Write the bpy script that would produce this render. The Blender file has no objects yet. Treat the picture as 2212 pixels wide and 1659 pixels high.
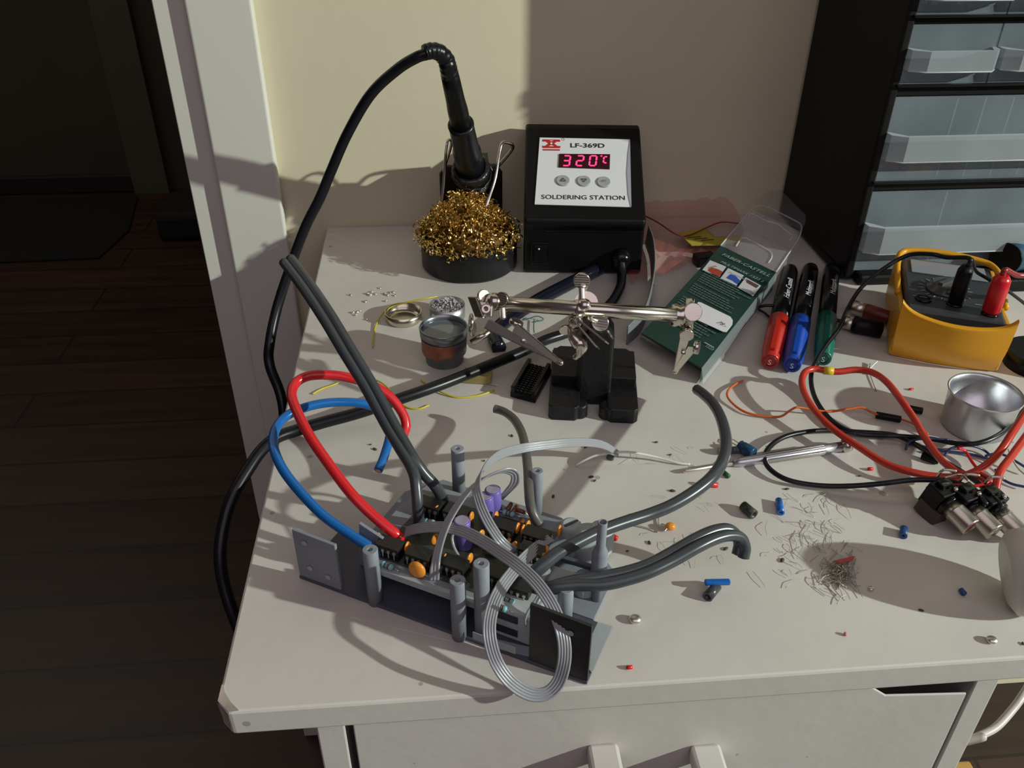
import bpy, math, random
import numpy as np
from mathutils import Vector, Matrix, noise
random.seed(7)
S = 0.65                       # layout units -> metres
V = lambda *a: np.array(a, float)
col = bpy.context.scene.collection
# ------------------------------------------------------------------ camera
CAM = V(0.121168, -0.876018, 0.370302); PITCH, YAW, ROLL, FOC = 0.584528, 0.0888848, -0.00692096, 1866.0
W, H = 2212, 1659
def cam_axes():
    ca, sa, cb, sb, cc, sc = math.cos(PITCH), math.sin(PITCH), math.cos(YAW), math.sin(YAW), math.cos(ROLL), math.sin(ROLL)
    f = V(sb*ca, cb*ca, -sa); r = V(cb, -sb, 0); d = np.cross(f, r)
    return np.array([r*cc+d*sc, -r*sc+d*cc, f])
RC = cam_axes()
def ray(x, y): return RC.T @ V((x-W/2)/FOC, (y-H/2)/FOC, 1)
# layout helpers: where a sight line meets a real surface
def Z(x, y, z=0.): d = ray(x, y); return CAM + d*(z-CAM[2])/d[2]
def Y(x, y, yy=0.): d = ray(x, y); return CAM + d*(yy-CAM[1])/d[1]
def PL(x, y, O, n): d = ray(x, y); return CAM + d*(np.dot(O-CAM, n)/np.dot(d, n))
def onl(x, y, A, u):
    d = ray(x, y); M = np.array([[d@d, -d@u], [d@u, -u@u]]); b = V((A-CAM)@d, (A-CAM)@u)
    return A + u*np.linalg.solve(M, b)[1]
def up(x, y, B):               # point above B on the sight line
    d = ray(x, y); t = ((B-CAM)[:2]@d[:2])/(d[:2]@d[:2]); return V(B[0], B[1], (CAM+t*d)[2])
def nrm(v): v = np.array(v, float); return v/(np.linalg.norm(v)+1e-12)

# ------------------------------------------------------------------ materials
MATS = {}
def mat(name, c=(.5, .5, .5), rough=.5, metal=0, alpha=1, bump=0, bscale=200, var=0, vscale=30, emit=None, es=1, spec=.5, trans=0, coat=0, c2=None, stretch=None):
    if name in MATS: return MATS[name]
    m = bpy.data.materials.new(name); m.use_nodes = True; nt = m.node_tree; N, L = nt.nodes, nt.links
    b = N['Principled BSDF']; I = b.inputs
    I['Base Color'].default_value = (*c, 1); I['Roughness'].default_value = rough; I['Metallic'].default_value = metal
    I['Alpha'].default_value = alpha; I['Specular IOR Level'].default_value = spec; I['Transmission Weight'].default_value = trans; I['Coat Weight'].default_value = coat
    if emit: I['Emission Color'].default_value = (*emit, 1); I['Emission Strength'].default_value = es
    if var or bump:
        tc = N.new('ShaderNodeTexCoord'); mp = N.new('ShaderNodeMapping'); L.new(tc.outputs['Object'], mp.inputs[0])
        if stretch: mp.inputs['Scale'].default_value = stretch
    if var:
        n = N.new('ShaderNodeTexNoise'); n.inputs['Scale'].default_value = vscale; n.inputs['Detail'].default_value = 6; L.new(mp.outputs[0], n.inputs['Vector'])
        r = N.new('ShaderNodeValToRGB'); r.color_ramp.elements[0].position = .35; r.color_ramp.elements[1].position = .65
        k = c2 or tuple(x*(1-var) for x in c)
        r.color_ramp.elements[0].color = (*k, 1); r.color_ramp.elements[1].color = (*c, 1)
        L.new(n.outputs['Fac'], r.inputs[0]); L.new(r.outputs[0], I['Base Color'])
    if bump:
        n = N.new('ShaderNodeTexNoise'); n.inputs['Scale'].default_value = bscale; L.new(mp.outputs[0], n.inputs['Vector'])
        bp = N.new('ShaderNodeBump'); bp.inputs['Strength'].default_value = bump; bp.inputs['Distance'].default_value = .001
        L.new(n.outputs['Fac'], bp.inputs['Height']); L.new(bp.outputs[0], I['Normal'])
    MATS[name] = m; return m
def wood(name, a, b_):
    m = bpy.data.materials.new(name); m.use_nodes = True; nt = m.node_tree; N, L = nt.nodes, nt.links; b = N['Principled BSDF']
    tc = N.new('ShaderNodeTexCoord'); mp = N.new('ShaderNodeMapping'); mp.inputs['Scale'].default_value = (1.2, 14, 1); L.new(tc.outputs['Object'], mp.inputs[0])
    n = N.new('ShaderNodeTexNoise'); n.inputs['Scale'].default_value = 3; n.inputs['Detail'].default_value = 8; L.new(mp.outputs[0], n.inputs['Vector'])
    br = N.new('ShaderNodeTexBrick'); L.new(tc.outputs['Object'], br.inputs['Vector'])
    br.inputs['Scale'].default_value = 1; br.inputs['Brick Width'].default_value = 1.2; br.inputs['Row Height'].default_value = .095; br.inputs['Mortar Size'].default_value = .002
    br.inputs['Color1'].default_value = (1, 1, 1, 1); br.inputs['Color2'].default_value = (.6, .6, .6, 1); br.inputs['Mortar'].default_value = (.2, .2, .2, 1)
    r = N.new('ShaderNodeValToRGB'); r.color_ramp.elements[0].color = (*a, 1); r.color_ramp.elements[1].color = (*b_, 1); r.color_ramp.elements[0].position = .3; r.color_ramp.elements[1].position = .7
    mx = N.new('ShaderNodeMix'); mx.data_type = 'RGBA'; mx.blend_type = 'MULTIPLY'; mx.inputs['Factor'].default_value = 1
    L.new(n.outputs['Fac'], r.inputs[0]); L.new(r.outputs[0], mx.inputs['A']); L.new(br.outputs[0], mx.inputs['B']); L.new(mx.outputs['Result'], b.inputs['Base Color'])
    b.inputs['Roughness'].default_value = .45
    return m
def desk_paint():
    """old white paint: fine mottling, dark specks and scratches"""
    m = bpy.data.materials.new('desk_paint'); m.use_nodes = True; nt = m.node_tree; N, L = nt.nodes, nt.links; b = N['Principled BSDF']
    tc = N.new('ShaderNodeTexCoord')
    n = N.new('ShaderNodeTexNoise'); n.inputs['Scale'].default_value = 9; n.inputs['Detail'].default_value = 5; L.new(tc.outputs['Object'], n.inputs['Vector'])
    r = N.new('ShaderNodeValToRGB'); r.color_ramp.elements[0].color = (.55, .51, .475, 1); r.color_ramp.elements[1].color = (.64, .615, .575, 1); r.color_ramp.elements[0].position = .3; r.color_ramp.elements[1].position = .7
    L.new(n.outputs['Fac'], r.inputs[0])
    v = N.new('ShaderNodeTexVoronoi'); v.inputs['Scale'].default_value = 48; L.new(tc.outputs['Object'], v.inputs['Vector'])
    n2 = N.new('ShaderNodeTexNoise'); n2.inputs['Scale'].default_value = 14; L.new(tc.outputs['Object'], n2.inputs['Vector'])
    ml = N.new('ShaderNodeMath'); ml.operation = 'MULTIPLY_ADD'; ml.inputs[1].default_value = .34; ml.inputs[2].default_value = -.12; L.new(n2.outputs['Fac'], ml.inputs[0])
    lt = N.new('ShaderNodeMath'); lt.operation = 'LESS_THAN'; L.new(v.outputs['Distance'], lt.inputs[0]); L.new(ml.outputs[0], lt.inputs[1])
    mx = N.new('ShaderNodeMix'); mx.data_type = 'RGBA'; mx.inputs['B'].default_value = (.22, .19, .17, 1); L.new(r.outputs[0], mx.inputs['A'])
    f = N.new('ShaderNodeMath'); f.operation = 'MULTIPLY'; f.inputs[1].default_value = .6; L.new(lt.outputs[0], f.inputs[0]); L.new(f.outputs[0], mx.inputs['Factor'])
    L.new(mx.outputs['Result'], b.inputs['Base Color']); b.inputs['Roughness'].default_value = .55
    n3 = N.new('ShaderNodeTexNoise'); n3.inputs['Scale'].default_value = 160; L.new(tc.outputs['Object'], n3.inputs['Vector'])
    bp = N.new('ShaderNodeBump'); bp.inputs['Strength'].default_value = .12; bp.inputs['Distance'].default_value = .001; L.new(n3.outputs['Fac'], bp.inputs['Height']); L.new(bp.outputs[0], b.inputs['Normal'])
    return m
M_desk = desk_paint()
M_wall = mat('wall_paint', (.72, .655, .475), .8, bump=.1, bscale=120, var=.06, vscale=8)
M_trim = mat('trim_paint', (.70, .68, .61), .5, bump=.05, bscale=80)
M_far = mat('far_room_unlit', (.055, .05, .033), .9, var=.2, vscale=3)  # near-black: the dark of the unlit room put into the colour
M_black = mat('black_plastic', (.004, .004, .0045), .42, spec=.22, bump=.15, bscale=500)
M_blackg = mat('glossy_black', (.005, .005, .006), .2, spec=.35)
M_rubber = mat('black_rubber', (.007, .007, .010), .32, spec=.35)
M_iron = mat('cast_iron', (.009, .009, .010), .4, spec=.35, bump=.4, bscale=300)
M_chrome = mat('chrome', (.62, .57, .51), .2, 1, bump=.1, bscale=60)
M_nickel = mat('dull_nickel', (.72, .67, .60), .36, 1)
M_brass = mat('brass', (.85, .60, .20), .26, 1)
M_alu = mat('aluminium', (.62, .63, .66), .35, 1, bump=.15, bscale=150)
M_white = mat('white_label', (.74, .75, .76), .4)
M_ink = mat('dark_ink', (.02, .02, .025), .6)
M_redink = mat('red_ink', (.5, .02, .02), .5)
M_yel = mat('yellow_rubber', (.68, .31, .005), .36)
M_red = mat('red_plastic', (.6, .012, .012), .28)
M_redc = mat('red_cable', (.50, .035, .018), .3)
M_redw = mat('red_wire', (.65, .02, .025), .25)
M_bluew = mat('blue_wire', (.01, .13, .42), .25)
M_grey = mat('grey_cable', (.048, .054, .062), .3)
M_paint = mat('grey_paint', (.26, .28, .32), .5, bump=.3, bscale=90, var=.22, vscale=25)
M_paintd = mat('dark_grey_paint', (.085, .09, .12), .5, bump=.3, bscale=90, var=.3, vscale=25)
M_paintl = mat('light_grey_paint', (.42, .46, .47), .5, bump=.3, bscale=70, var=.25, vscale=30)
M_pcb = mat('circuit_board', (.07, .08, .075), .4, var=.5, vscale=60, c2=(.02, .025, .02))
M_chip = mat('chip_epoxy', (.012, .011, .011), .4)
M_or = mat('orange_lacquer', (.75, .27, .03), .3)
M_pur = mat('violet_sleeve', (.16, .12, .42), .35)
M_tan = mat('capacitor_top', (.35, .3, .4), .4)
M_rib = mat('clear_grey_ribbon', (.34, .35, .38), .25, alpha=.82)
M_clear = mat('clear_blister', (.75, .77, .8), .12, alpha=.2)
M_cleare = mat('blister_rim', (.85, .86, .88), .2, alpha=.5)
M_green = mat('green_card', (.012, .05, .04), .45, var=.15, vscale=30)
M_drawer = mat('frosted_drawer', (.28, .335, .37), .3, alpha=.45, var=.25, vscale=22)
M_drawer2 = mat('frosted_lip', (.40, .45, .47), .3, alpha=.62, var=.15, vscale=18)
M_lipt = mat('lip_highlight', (.58, .62, .63), .3, alpha=.75)  # paler tone paints the highlight along the lip
M_glass = mat('meter_window', (.05, .055, .07), .15, alpha=.6, coat=.5)
M_cop = mat('copper_label', (.42, .15, .08), .4, .3, var=.4, vscale=80)
M_blue = mat('blue_plastic', (.01, .12, .45), .3)
M_blued = mat('blue_sleeve', (.01, .06, .13), .3)
M_yw = mat('yellow_wire', (.6, .48, .02), .4)
M_orw = mat('orange_wire', (.6, .12, .02), .4)

# ------------------------------------------------------------------ mesh builder
class MB:
    def __init__(s): s.v = []; s.f = []; s.m = []; s.sm = []; s.mats = []
    def mi(s, m):
        if m not in s.mats: s.mats.append(m)
        return s.mats.index(m)
    def add(s, vs, fs, m, smooth=False):
        o = len(s.v); s.v += [tuple(map(float, p)) for p in vs]; i = s.mi(m)
        for f in fs: s.f.append([o+k for k in f]); s.m.append(i); s.sm.append(smooth)
        return s
    def box(s, c, size, m, X=(1, 0, 0), Yx=(0, 1, 0), Zx=None):
        X = nrm(X); Yx = nrm(Yx); Zx = nrm(Zx) if Zx is not None else np.cross(X, Yx); c = V(*c); h = V(*size)/2
        vs = [c+X*h[0]*a+Yx*h[1]*b+Zx*h[2]*d for a in (-1, 1) for b in (-1, 1) for d in (-1, 1)]
        return s.add(vs, [(0, 1, 3, 2), (4, 6, 7, 5), (0, 4, 5, 1), (2, 3, 7, 6), (0, 2, 6, 4), (1, 5, 7, 3)], m)
    def prism(s, pts, off, m, smooth=False):
        n = len(pts); off = V(*off); vs = [V(*p) for p in pts]+[V(*p)+off for p in pts]
        return s.add(vs, [list(range(n))[::-1], list(range(n, 2*n))]+[(i, (i+1) % n, n+(i+1) % n, n+i) for i in range(n)], m, smooth)
    def quad(s, a, b, c, d, m): return s.add([a, b, c, d], [(0, 1, 2, 3)], m)
    def poly(s, pts, m): return s.add(pts, [list(range(len(pts)))], m)
    def frame_(s, d):
        d = nrm(d); a = V(0, 0, 1) if abs(d[2]) < .9 else V(1, 0, 0); u = nrm(np.cross(d, a)); return u, np.cross(d, u)
    def lathe(s, prof, O, d, m, n=24, closed=False, u=None):
        """prof: (radius, height) along axis d"""
        d = nrm(d); O = V(*O)
        if u is None: u, w = s.frame_(d)
        else: u = nrm(u); w = np.cross(d, u)
        vs = []; k = len(prof)
        for r, h in prof:
            for i in range(n):
                a = 2*math.pi*i/n; vs.append(O+d*h+(u*math.cos(a)+w*math.sin(a))*max(r, 1e-6))
        fs = [(j*n+i, j*n+(i+1) % n, (j+1)*n+(i+1) % n, (j+1)*n+i) for j in range(k-1) for i in range(n)]
        if closed: fs += [((k-1)*n+i, (k-1)*n+(i+1) % n, (i+1) % n, i) for i in range(n)]
        else: fs += [list(range(n))[::-1], list(range((k-1)*n, k*n))]
        s.add(vs, fs, m, True); q = len(s.sm)-len(fs)
        for j in range(k-1):
            dr, dh = abs(prof[j+1][0]-prof[j][0]), abs(prof[j+1][1]-prof[j][1])
            if dh < .12*dr:
                for i in range(n): s.sm[q+j*n+i] = False
        return s
    def cyl(s, a, b, r, m, r2=None, n=20):
        a = V(*a); b = V(*b); L = np.linalg.norm(b-a); r2 = r if r2 is None else r2
        return s.lathe([(r, 0), (r2, L)], a, b-a, m, n)
    def pipe(s, a, b, r, ri, m, n=20, depth=None):
        a = V(*a); b = V(*b); L = np.linalg.norm(b-a); dp = L-(depth or L*.9)
        return s.lathe([(0, 0), (r, 0), (r, L), (ri, L), (ri, dp), (0, dp)], a, b-a, m, n)
    def ball(s, c, r, m, sc=(1, 1, 1), n=14, X=None):
        vs = []; c = V(*c); R = np.eye(3)
        if X is not None:
            x = nrm(X); u, w = s.frame_(x); R = np.array([x, u, w]).T
        for j in range(n+1):
            t = math.pi*j/n
            for i in range(n*2):
                p = math.pi*i/n; q = V(math.sin(t)*math.cos(p)*sc[0], math.sin(t)*math.sin(p)*sc[1], math.cos(t)*sc[2])*r
                vs.append(c+R@q)
        k = 2*n
        return s.add(vs, [(j*k+i, j*k+(i+1) % k, (j+1)*k+(i+1) % k, (j+1)*k+i) for j in range(n) for i in range(k)], m, True)
    def tube(s, pts, r, m, n=10, sub=8, cap=True, flat=False):
        P = spline(pts, sub) if sub > 1 else [V(*p) for p in pts]
        k = len(P); rr = r if callable(r) else (lambda t: r)
        T = [nrm(P[min(i+1, k-1)]-P[max(i-1, 0)]) for i in range(k)]
        u, w = s.frame_(T[0]); vs = []
        for i in range(k):
            u = nrm(u-T[i]*np.dot(u, T[i])); w = np.cross(T[i], u); R = rr(i/(k-1))
            for j in range(n):
                a = 2*math.pi*j/n; vs.append(P[i]+(u*math.cos(a)+w*math.sin(a))*R)
        fs = [(i*n+j, i*n+(j+1) % n, (i+1)*n+(j+1) % n, (i+1)*n+j) for i in range(k-1) for j in range(n)]
        if cap: fs += [list(range(n))[::-1], list(range((k-1)*n, k*n))]
        return s.add(vs, fs, m, True)
    def ribbon(s, pts, wd, th, m, side, sub=8, strands=4):
        """flat multi-strand cable: side(t)-> rough width direction"""
        P = spline(pts, sub); k = len(P); T = [nrm(P[min(i+1, k-1)]-P[max(i-1, 0)]) for i in range(k)]
        prof = []
        for j in range(strands*4+1):
            x = -1+2*j/(strands*4); prof.append((x*wd/2, th*(.25+.75*abs(math.sin(math.pi*strands*(x+1)/2)))/2))
        ring = prof+[(x, -y) for x, y in prof[::-1]]; n = len(ring); vs = []
        for i in range(k):
            sd = (side(i/(k-1), P[i]) if side.__code__.co_argcount == 2 else side(i/(k-1))) if callable(side) else V(*side)
            u = nrm(sd-T[i]*np.dot(sd, T[i])); w = np.cross(T[i], u)
            for a, b in ring: vs.append(P[i]+u*a+w*b)
        return s.add(vs, [(i*n+j, i*n+(j+1) % n, (i+1)*n+(j+1) % n, (i+1)*n+j) for i in range(k-1) for j in range(n)]+[list(range(n))[::-1], list(range((k-1)*n, k*n))], m, True)
def spline(pts, sub=8):
    P = [V(*p) for p in pts]; P = [2*P[0]-P[1]]+P+[2*P[-1]-P[-2]]; out = []
    for i in range(1, len(P)-2):
        a, b, c, d = P[i-1:i+3]
        for k in range(sub):
            t = k/sub; out.append(.5*(2*b+(c-a)*t+(2*a-5*b+4*c-d)*t*t+(3*b-a-3*c+d)*t**3))
    return out+[P[-2]]
ORG = {}
def obj(name, mb, parent=None, bevel=0, label=None, cat=None, group=None, kind=None, seg=2, origin=None):
    org = ORG[parent] if parent is not None else (V(*origin) if origin is not None else None)
    vv = np.array(mb.v)
    if org is None: lo, hi = vv.min(0), vv.max(0); org = V((lo[0]+hi[0])/2, (lo[1]+hi[1])/2, lo[2])
    me = bpy.data.meshes.new(name); me.from_pydata([tuple((p-org)*S) for p in vv], [], mb.f)
    for m in mb.mats: me.materials.append(m)
    me.polygons.foreach_set('material_index', mb.m); me.polygons.foreach_set('use_smooth', mb.sm); me.update()
    o = bpy.data.objects.new(name, me); col.objects.link(o); ORG[o] = org
    if parent is not None: o.parent = parent
    else: o.location = org*S
    if bevel:
        b = o.modifiers.new('edge', 'BEVEL'); b.width = bevel*S; b.segments = seg; b.limit_method = 'ANGLE'; b.angle_limit = .7
        try: b.harden_normals = False
        except Exception: pass
    return tag(o, label, cat, group, kind)
def tag(o, label=None, cat=None, group=None, kind=None):
    for k, v in (('label', label), ('category', cat), ('group', group), ('kind', kind)):
        if v: o[k] = v
    return o
def thing(name, loc, label, cat, group=None):
    o = bpy.data.objects.new(name, None); col.objects.link(o); ORG[o] = V(*loc); o.location = V(*loc)*S; o.empty_display_size = .01
    return tag(o, label, cat, group)
def one(name, mb, label, cat, group=None, **k): return obj(name, mb, None, label=label, cat=cat, group=group, **k)
TXT = {}
def text(mb, s, O, X, U, h, m, lift=.0003, ext=0, align='CENTER', shear=0, bold=0, sx=1):
    """lettering laid on a surface: O centre-baseline, X reading direction, U up, h cap height"""
    key = (s, align, shear, bold)
    if key not in TXT:
        c = bpy.data.curves.new('t', 'FONT'); c.body = s; c.align_x = align; c.shear = shear; c.offset = bold; c.resolution_u = 3
        o = bpy.data.objects.new('t', c); col.objects.link(o); bpy.context.view_layer.update()
        me = bpy.data.meshes.new_from_object(o); TXT[key] = ([tuple(v.co) for v in me.vertices], [list(p.vertices) for p in me.polygons])
        bpy.data.objects.remove(o); bpy.data.curves.remove(c); bpy.data.meshes.remove(me)
    vs, fs = TXT[key]; X = nrm(X); U = nrm(U); n = np.cross(X, U); k = h/.7
    mb.add([V(*O)+X*v[0]*k*sx+U*v[1]*k+n*lift for v in vs], fs, m)

# ------------------------------------------------------------------ setting
FZ = -.87
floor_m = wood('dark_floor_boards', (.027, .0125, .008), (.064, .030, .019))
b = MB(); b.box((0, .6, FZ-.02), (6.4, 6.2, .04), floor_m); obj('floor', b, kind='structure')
b = MB(); b.box((.93, .05, .2), (2.12, .1, 2.6), M_wall); obj('wall_back', b, kind='structure')
b = MB(); b.box((-.1310, .0500, .2), (.003, .100, 2.6), M_trim)
b.box((-.0875, -.0025, .2), (.09, .005, 2.6), M_trim); obj('trim_1', b, kind='structure', bevel=.001)
b = MB(); b.box((-.0716, -.010, .2), (.0600, .010, 2.6), M_trim); obj('trim_2', b, kind='structure', bevel=.0025, seg=3)
yw = Z(230, 412, FZ)[1]; fz = lambda x, y, z=0: Z(x, y, FZ+z)
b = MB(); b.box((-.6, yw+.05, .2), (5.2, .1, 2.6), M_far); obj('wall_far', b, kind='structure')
b = MB(); b.box((-3.15, .6, .2), (.1, 6.0, 2.6), M_far); obj('wall_left', b, kind='structure')  # unseen; closes the far room to keep ambient light out
b = MB(); b.box((-.6, 1.45, 1.52), (5.0, 2.5, .04), M_far); obj('ceiling', b, kind='structure')  # unseen; put in to shut ambient light out of the far room
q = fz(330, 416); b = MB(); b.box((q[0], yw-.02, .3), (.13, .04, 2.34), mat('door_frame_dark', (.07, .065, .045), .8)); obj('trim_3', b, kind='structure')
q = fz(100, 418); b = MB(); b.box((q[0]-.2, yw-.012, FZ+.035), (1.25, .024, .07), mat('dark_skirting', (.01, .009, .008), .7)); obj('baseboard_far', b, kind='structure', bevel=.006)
b = MB(); b.prism([fz(-60, 430), fz(298, 428), fz(280, 500), fz(215, 560), fz(-60, 572)], (0, 0, .008), mat('floor_patch_black', (.004, .004, .004), .95, bump=.5))  # flat black outline on the far floor
one('floor_patch', b, 'flat black shape lying on the dark floor of the room behind', 'mat', bevel=.003)
b = MB(); q = fz(400, 525); b.box(q+V(.03, .13, .05), (.24, .24, .1), mat('dark_box', (.004, .004, .004), .8)); one('dark_box', b, 'black box on the dark floor beside the white door casing', 'box', bevel=.02)

# ------------------------------------------------------------------ desk
D = .6; TT = .0180
desk = thing('desk', (.3, -.3, FZ), 'old white painted desk with chipped edges and a drawer under the top', 'desk')
b = MB(); cl = .0065
pts = [(0, -D+cl*1.1, 0), (0, -.002, 0), (.80, -.002, 0), (.80, -D, 0), (cl, -D, 0)]
b.prism([(x, y, -TT) for x, y, z in pts], (0, 0, TT), M_desk)
obj('tabletop', b, desk, bevel=.0016)
b = MB()   # raw patch of the knocked corner
rw = mat('raw_chipboard', (.5, .42, .36), .9, bump=1, bscale=60, var=.4, vscale=50)
ch = [(-.0003, -D+.0072), (cl, -D-.0003)]
b.add([(-.0004, -D+.0072, -.0010), (cl, -D-.0004, -.0010), (cl*.75, -D+.0014, -.0150), (cl*.15, -D+.0062, -.0150)], [(0, 1, 2, 3)], rw)
b.prism([(.0004, -D+.0165, -.0001), (.0012, -D+.0170, -.0001), (.0028, -D+.0120, -.0001), (.0068, -D+.0060, -.0001), (.0115, -D+.0009, -.0001), (cl, -D+.0004, -.0001), (.0003, -D+.0070, -.0001)], (0, 0, .0005), rw)
obj('chipped_corner', b, desk, label='bare chipped front corner')
xl = Y(681, 1573, -D+.004)[0]; xr = Y(2167, 1463, -D+.004)[0]; xdl = Y(752, 1580, -D+.004)[0]; xdr = Y(2100, 1482, -D+.004)[0]
for x0, x1 in ((xl, xdl-.0015), (xdr+.002, xr)):
    b = MB(); b.box(((x0+x1)/2, -D/2, (FZ-TT)/2), (x1-x0, D-.01, -FZ-TT-.002), M_desk); obj('side_panel', b, desk, bevel=.001)
b = MB(); b.box(((xl+xr)/2, -.02, (FZ-TT)/2), (xr-xl-.03, .01, -FZ-TT-.02), M_desk); obj('back_panel', b, desk)
# drawer front: right part of its upper edge cut lower to shape the shade wedge
yf = -D+.004; h = .19
def dz(px, py): return Y(px, py, yf-.002)[2]
b = MB(); xa, xb = xdl+.0028, xdr-.001
P_ = [(xa, -TT-.0006), (Y(1868, 1492, yf)[0], -TT-.0006), (Y(1915, 1500, yf)[0], dz(1915, 1501)-.0035), (xb, dz(2095, 1494)-.0045), (xb, -TT-h), (xa, -TT-h)]
b.prism([(x, yf, z) for x, z in P_], (0, .0014, 0), M_desk)
dr = obj('drawer', b, desk, bevel=.0008)
for hx in (1316, 1545):
    q = Y(hx, 1678, yf-.02); b = MB(); 
    b.prism([(q[0]-.0085, yf, q[2]-.012), (q[0]+.0085, yf, q[2]-.012), (q[0]+.0085, yf-.022, q[2]-.012), (q[0]-.0085, yf-.022, q[2]-.012)], (0, 0, .012), M_desk)
    obj('handle', b, dr, bevel=.002)
b = MB(); b.box(((xa+xb)/2, yf+.022, -TT-h*1.55), (xb-xa, .012, h), M_desk); obj('drawer', b, desk, bevel=.001)
b = MB(); b.box(((xa+xb)/2, yf+.012, -TT-.035-h*.42), (xb-xa-.006, .010, h*.84), mat('drawer_gap_shade', (.1, .08, .06), .8)); obj('drawer_box', b, desk)  # dark colour holds the shade seen in the wedge gap
b = MB(); b.box(((xa+xb)/2, -.3, -TT-.012), (xb-xa-.004, .5, .004), mat('drawer_gap_shade', (.1, .08, .06), .8)); obj('top_rail', b, desk)
for yy_ in (-.57, -.03): b = MB(); b.box((.775, yy_, (FZ-TT)/2), (.03, .03, -FZ-TT-.002), M_desk); obj('leg', b, desk, bevel=.001)

# ------------------------------------------------------------------ soldering station
O = Z(1130, 596); sx = nrm((.109, -.0115, 0)); sy = nrm((.0115, .109, 0)); up3 = V(0, 0, 1); SW = .1125
st = thing('soldering_station', O+sx*SW/2+sy*.06, 'black soldering station with white sloping front panel and red lit display', 'soldering station')
def sp(a, d, z): return O+sx*a+sy*d+up3*z
b = MB(); prof = [(.004, .002), (.004, .046), (-.001, .053), (.0, .058), (.100, .112), (.108, .113), (.125, .108), (.125, .002)]
b.prism([sp(0, d, z) for d, z in prof], sx*SW, M_black); body = obj('housing', b, st, bevel=.0035, seg=3)
K = sp(0, 0, .0585); n = nrm(np.cross(sx, sp(0, .100, .1125)-K)); U = nrm(sp(0, .100, .1125)-K)
def pp(x, y, l=.0): return PL(x, y, K+n*(.0008+l), n)
def ph(x, y, h_): return np.linalg.norm(pp(x, y)-pp(x, y-h_))
b = MB(); right = [(1361, 301), (1357, 330), (1354, 372), (1357, 420), (1363, 447)]
b.prism([pp(*q) for q in [(1166, 297)]+right+[(1155, 441)]], -n*.0008, M_white); obj('face_panel', b, st, label='white printed face panel')
b = MB(); b.prism([pp(*q, .0006) for q in right]+[pp(1364, 445, .0006)], -n*.0006, mat('panel_edge_grey', (.35, .36, .42), .4)); obj('panel_edge', b, st)  # grey strip in the hollow of the right edge
b = MB(); b.prism([pp(*q, .0008) for q in ((1208, 332), (1318, 333), (1317, 365), (1206, 361))], -n*.0008, mat('display_window', (.035, .003, .006), .15))
ds = obj('display', b, st)
M_led = mat('lit_segments', (.4, .01, .03), .5, emit=(1, .03, .13), es=3)
SEG = dict(a=(0, 1, 1, 1), g=(0, .5, 1, .5), d=(0, 0, 1, 0), f=(0, .5, 0, 1), b=(1, .5, 1, 1), e=(0, 0, 0, .5), c=(1, 0, 1, .5))
def digit(mb, seg, cx, cy, wpx, hpx):
    w_ = np.linalg.norm(pp(cx+wpx, cy)-pp(cx, cy)); h_ = ph(cx, cy, hpx); C0 = pp(cx, cy, .0012)
    for s_ in seg:
        x0, y0, x1, y1 = SEG[s_]; f = lambda x, y: C0+sx*((x-.5)*w_+(y-.5)*h_*.12)+U*((y-.5)*h_)
        A, B = f(x0, y0), f(x1, y1); t = nrm(B-A); A = A+t*.0004; B = B-t*.0004; s2 = np.cross(n, t)*.00085
        mb.poly([A-s2*.9+t*.0004, A, A+s2*.9+t*.0004, B+s2*.9-t*.0004, B, B-s2*.9-t*.0004], M_led)
b = MB(); digit(b, 'abgcd', 1224, 347, 14, 21); digit(b, 'abged', 1253, 347, 14, 21); digit(b, 'abcdef', 1281, 347, 14, 21); digit(b, 'afed', 1308, 345, 8, 13)
digit(b, 'abgf', 1299, 338, 3, 5)
obj('digits', b, ds, label='glowing red digits 320 with a degree C sign')
for (cx, cy), sym in (((1216, 391), 'up'), ((1261, 392), 'down'), ((1304, 394), 'set')):
    c0 = pp(cx, cy); r = .0066; b = MB(); b.lathe([(0, 0), (r, 0), (r, .0008), (r*.9, .0014), (0, .0011)], c0, n, mat('grey_button', (.36, .37, .36), .4), 28)
    bt = obj('button', b, st); b = MB(); q = c0+n*.0019
    if sym == 'set': text(b, 'SET', q-U*.001, sx, U, .0022, M_ink)
    else:
        s_ = 1 if sym == 'up' else -1; A = [q+sx*-.003-U*.0018*s_, q+sx*.003-U*.0018*s_, q+U*.0026*s_]; m_ = sum(A)/3; B = [m_+(p-m_)*.6 for p in A]
        for i in range(3): b.quad(A[i], A[(i+1) % 3], B[(i+1) % 3], B[i], M_ink)
    obj('symbol', b, bt)
b = MB(); text(b, 'LF-369D', pp(1269, 319), sx, U, ph(1269, 319, 9), M_ink, bold=.02, sx=1.25); obj('lettering', b, st, label='black model lettering above the display')
b = MB(); text(b, 'SOLDERING STATION', pp(1260, 431), sx, U, ph(1260, 431, 9), M_ink, bold=.008, sx=1.12); obj('lettering', b, st, label='black lettering under the buttons')
b = MB(); c0 = pp(1191, 311, .0003)
def lg(*q): b.poly([c0+sx*x*.0083+U*y*.0083 for x, y in q], M_redink)
lg((-1, .7), (1, .7), (1.05, .38), (.62, .38), (.3, .05), (-.3, .05), (-.62, .38), (-1.05, .38)); lg((-.3, .12), (.3, .12), (.72, -.3), (1.1, -.3), (1.0, -.62), (-1.0, -.62), (-1.1, -.3), (-.72, -.3))
b.poly([c0+n*.0003+sx*x*.0083+U*y*.0083 for x, y in ((0, .28), (.16, .08), (0, -.12), (-.16, .08))], M_white)
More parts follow.
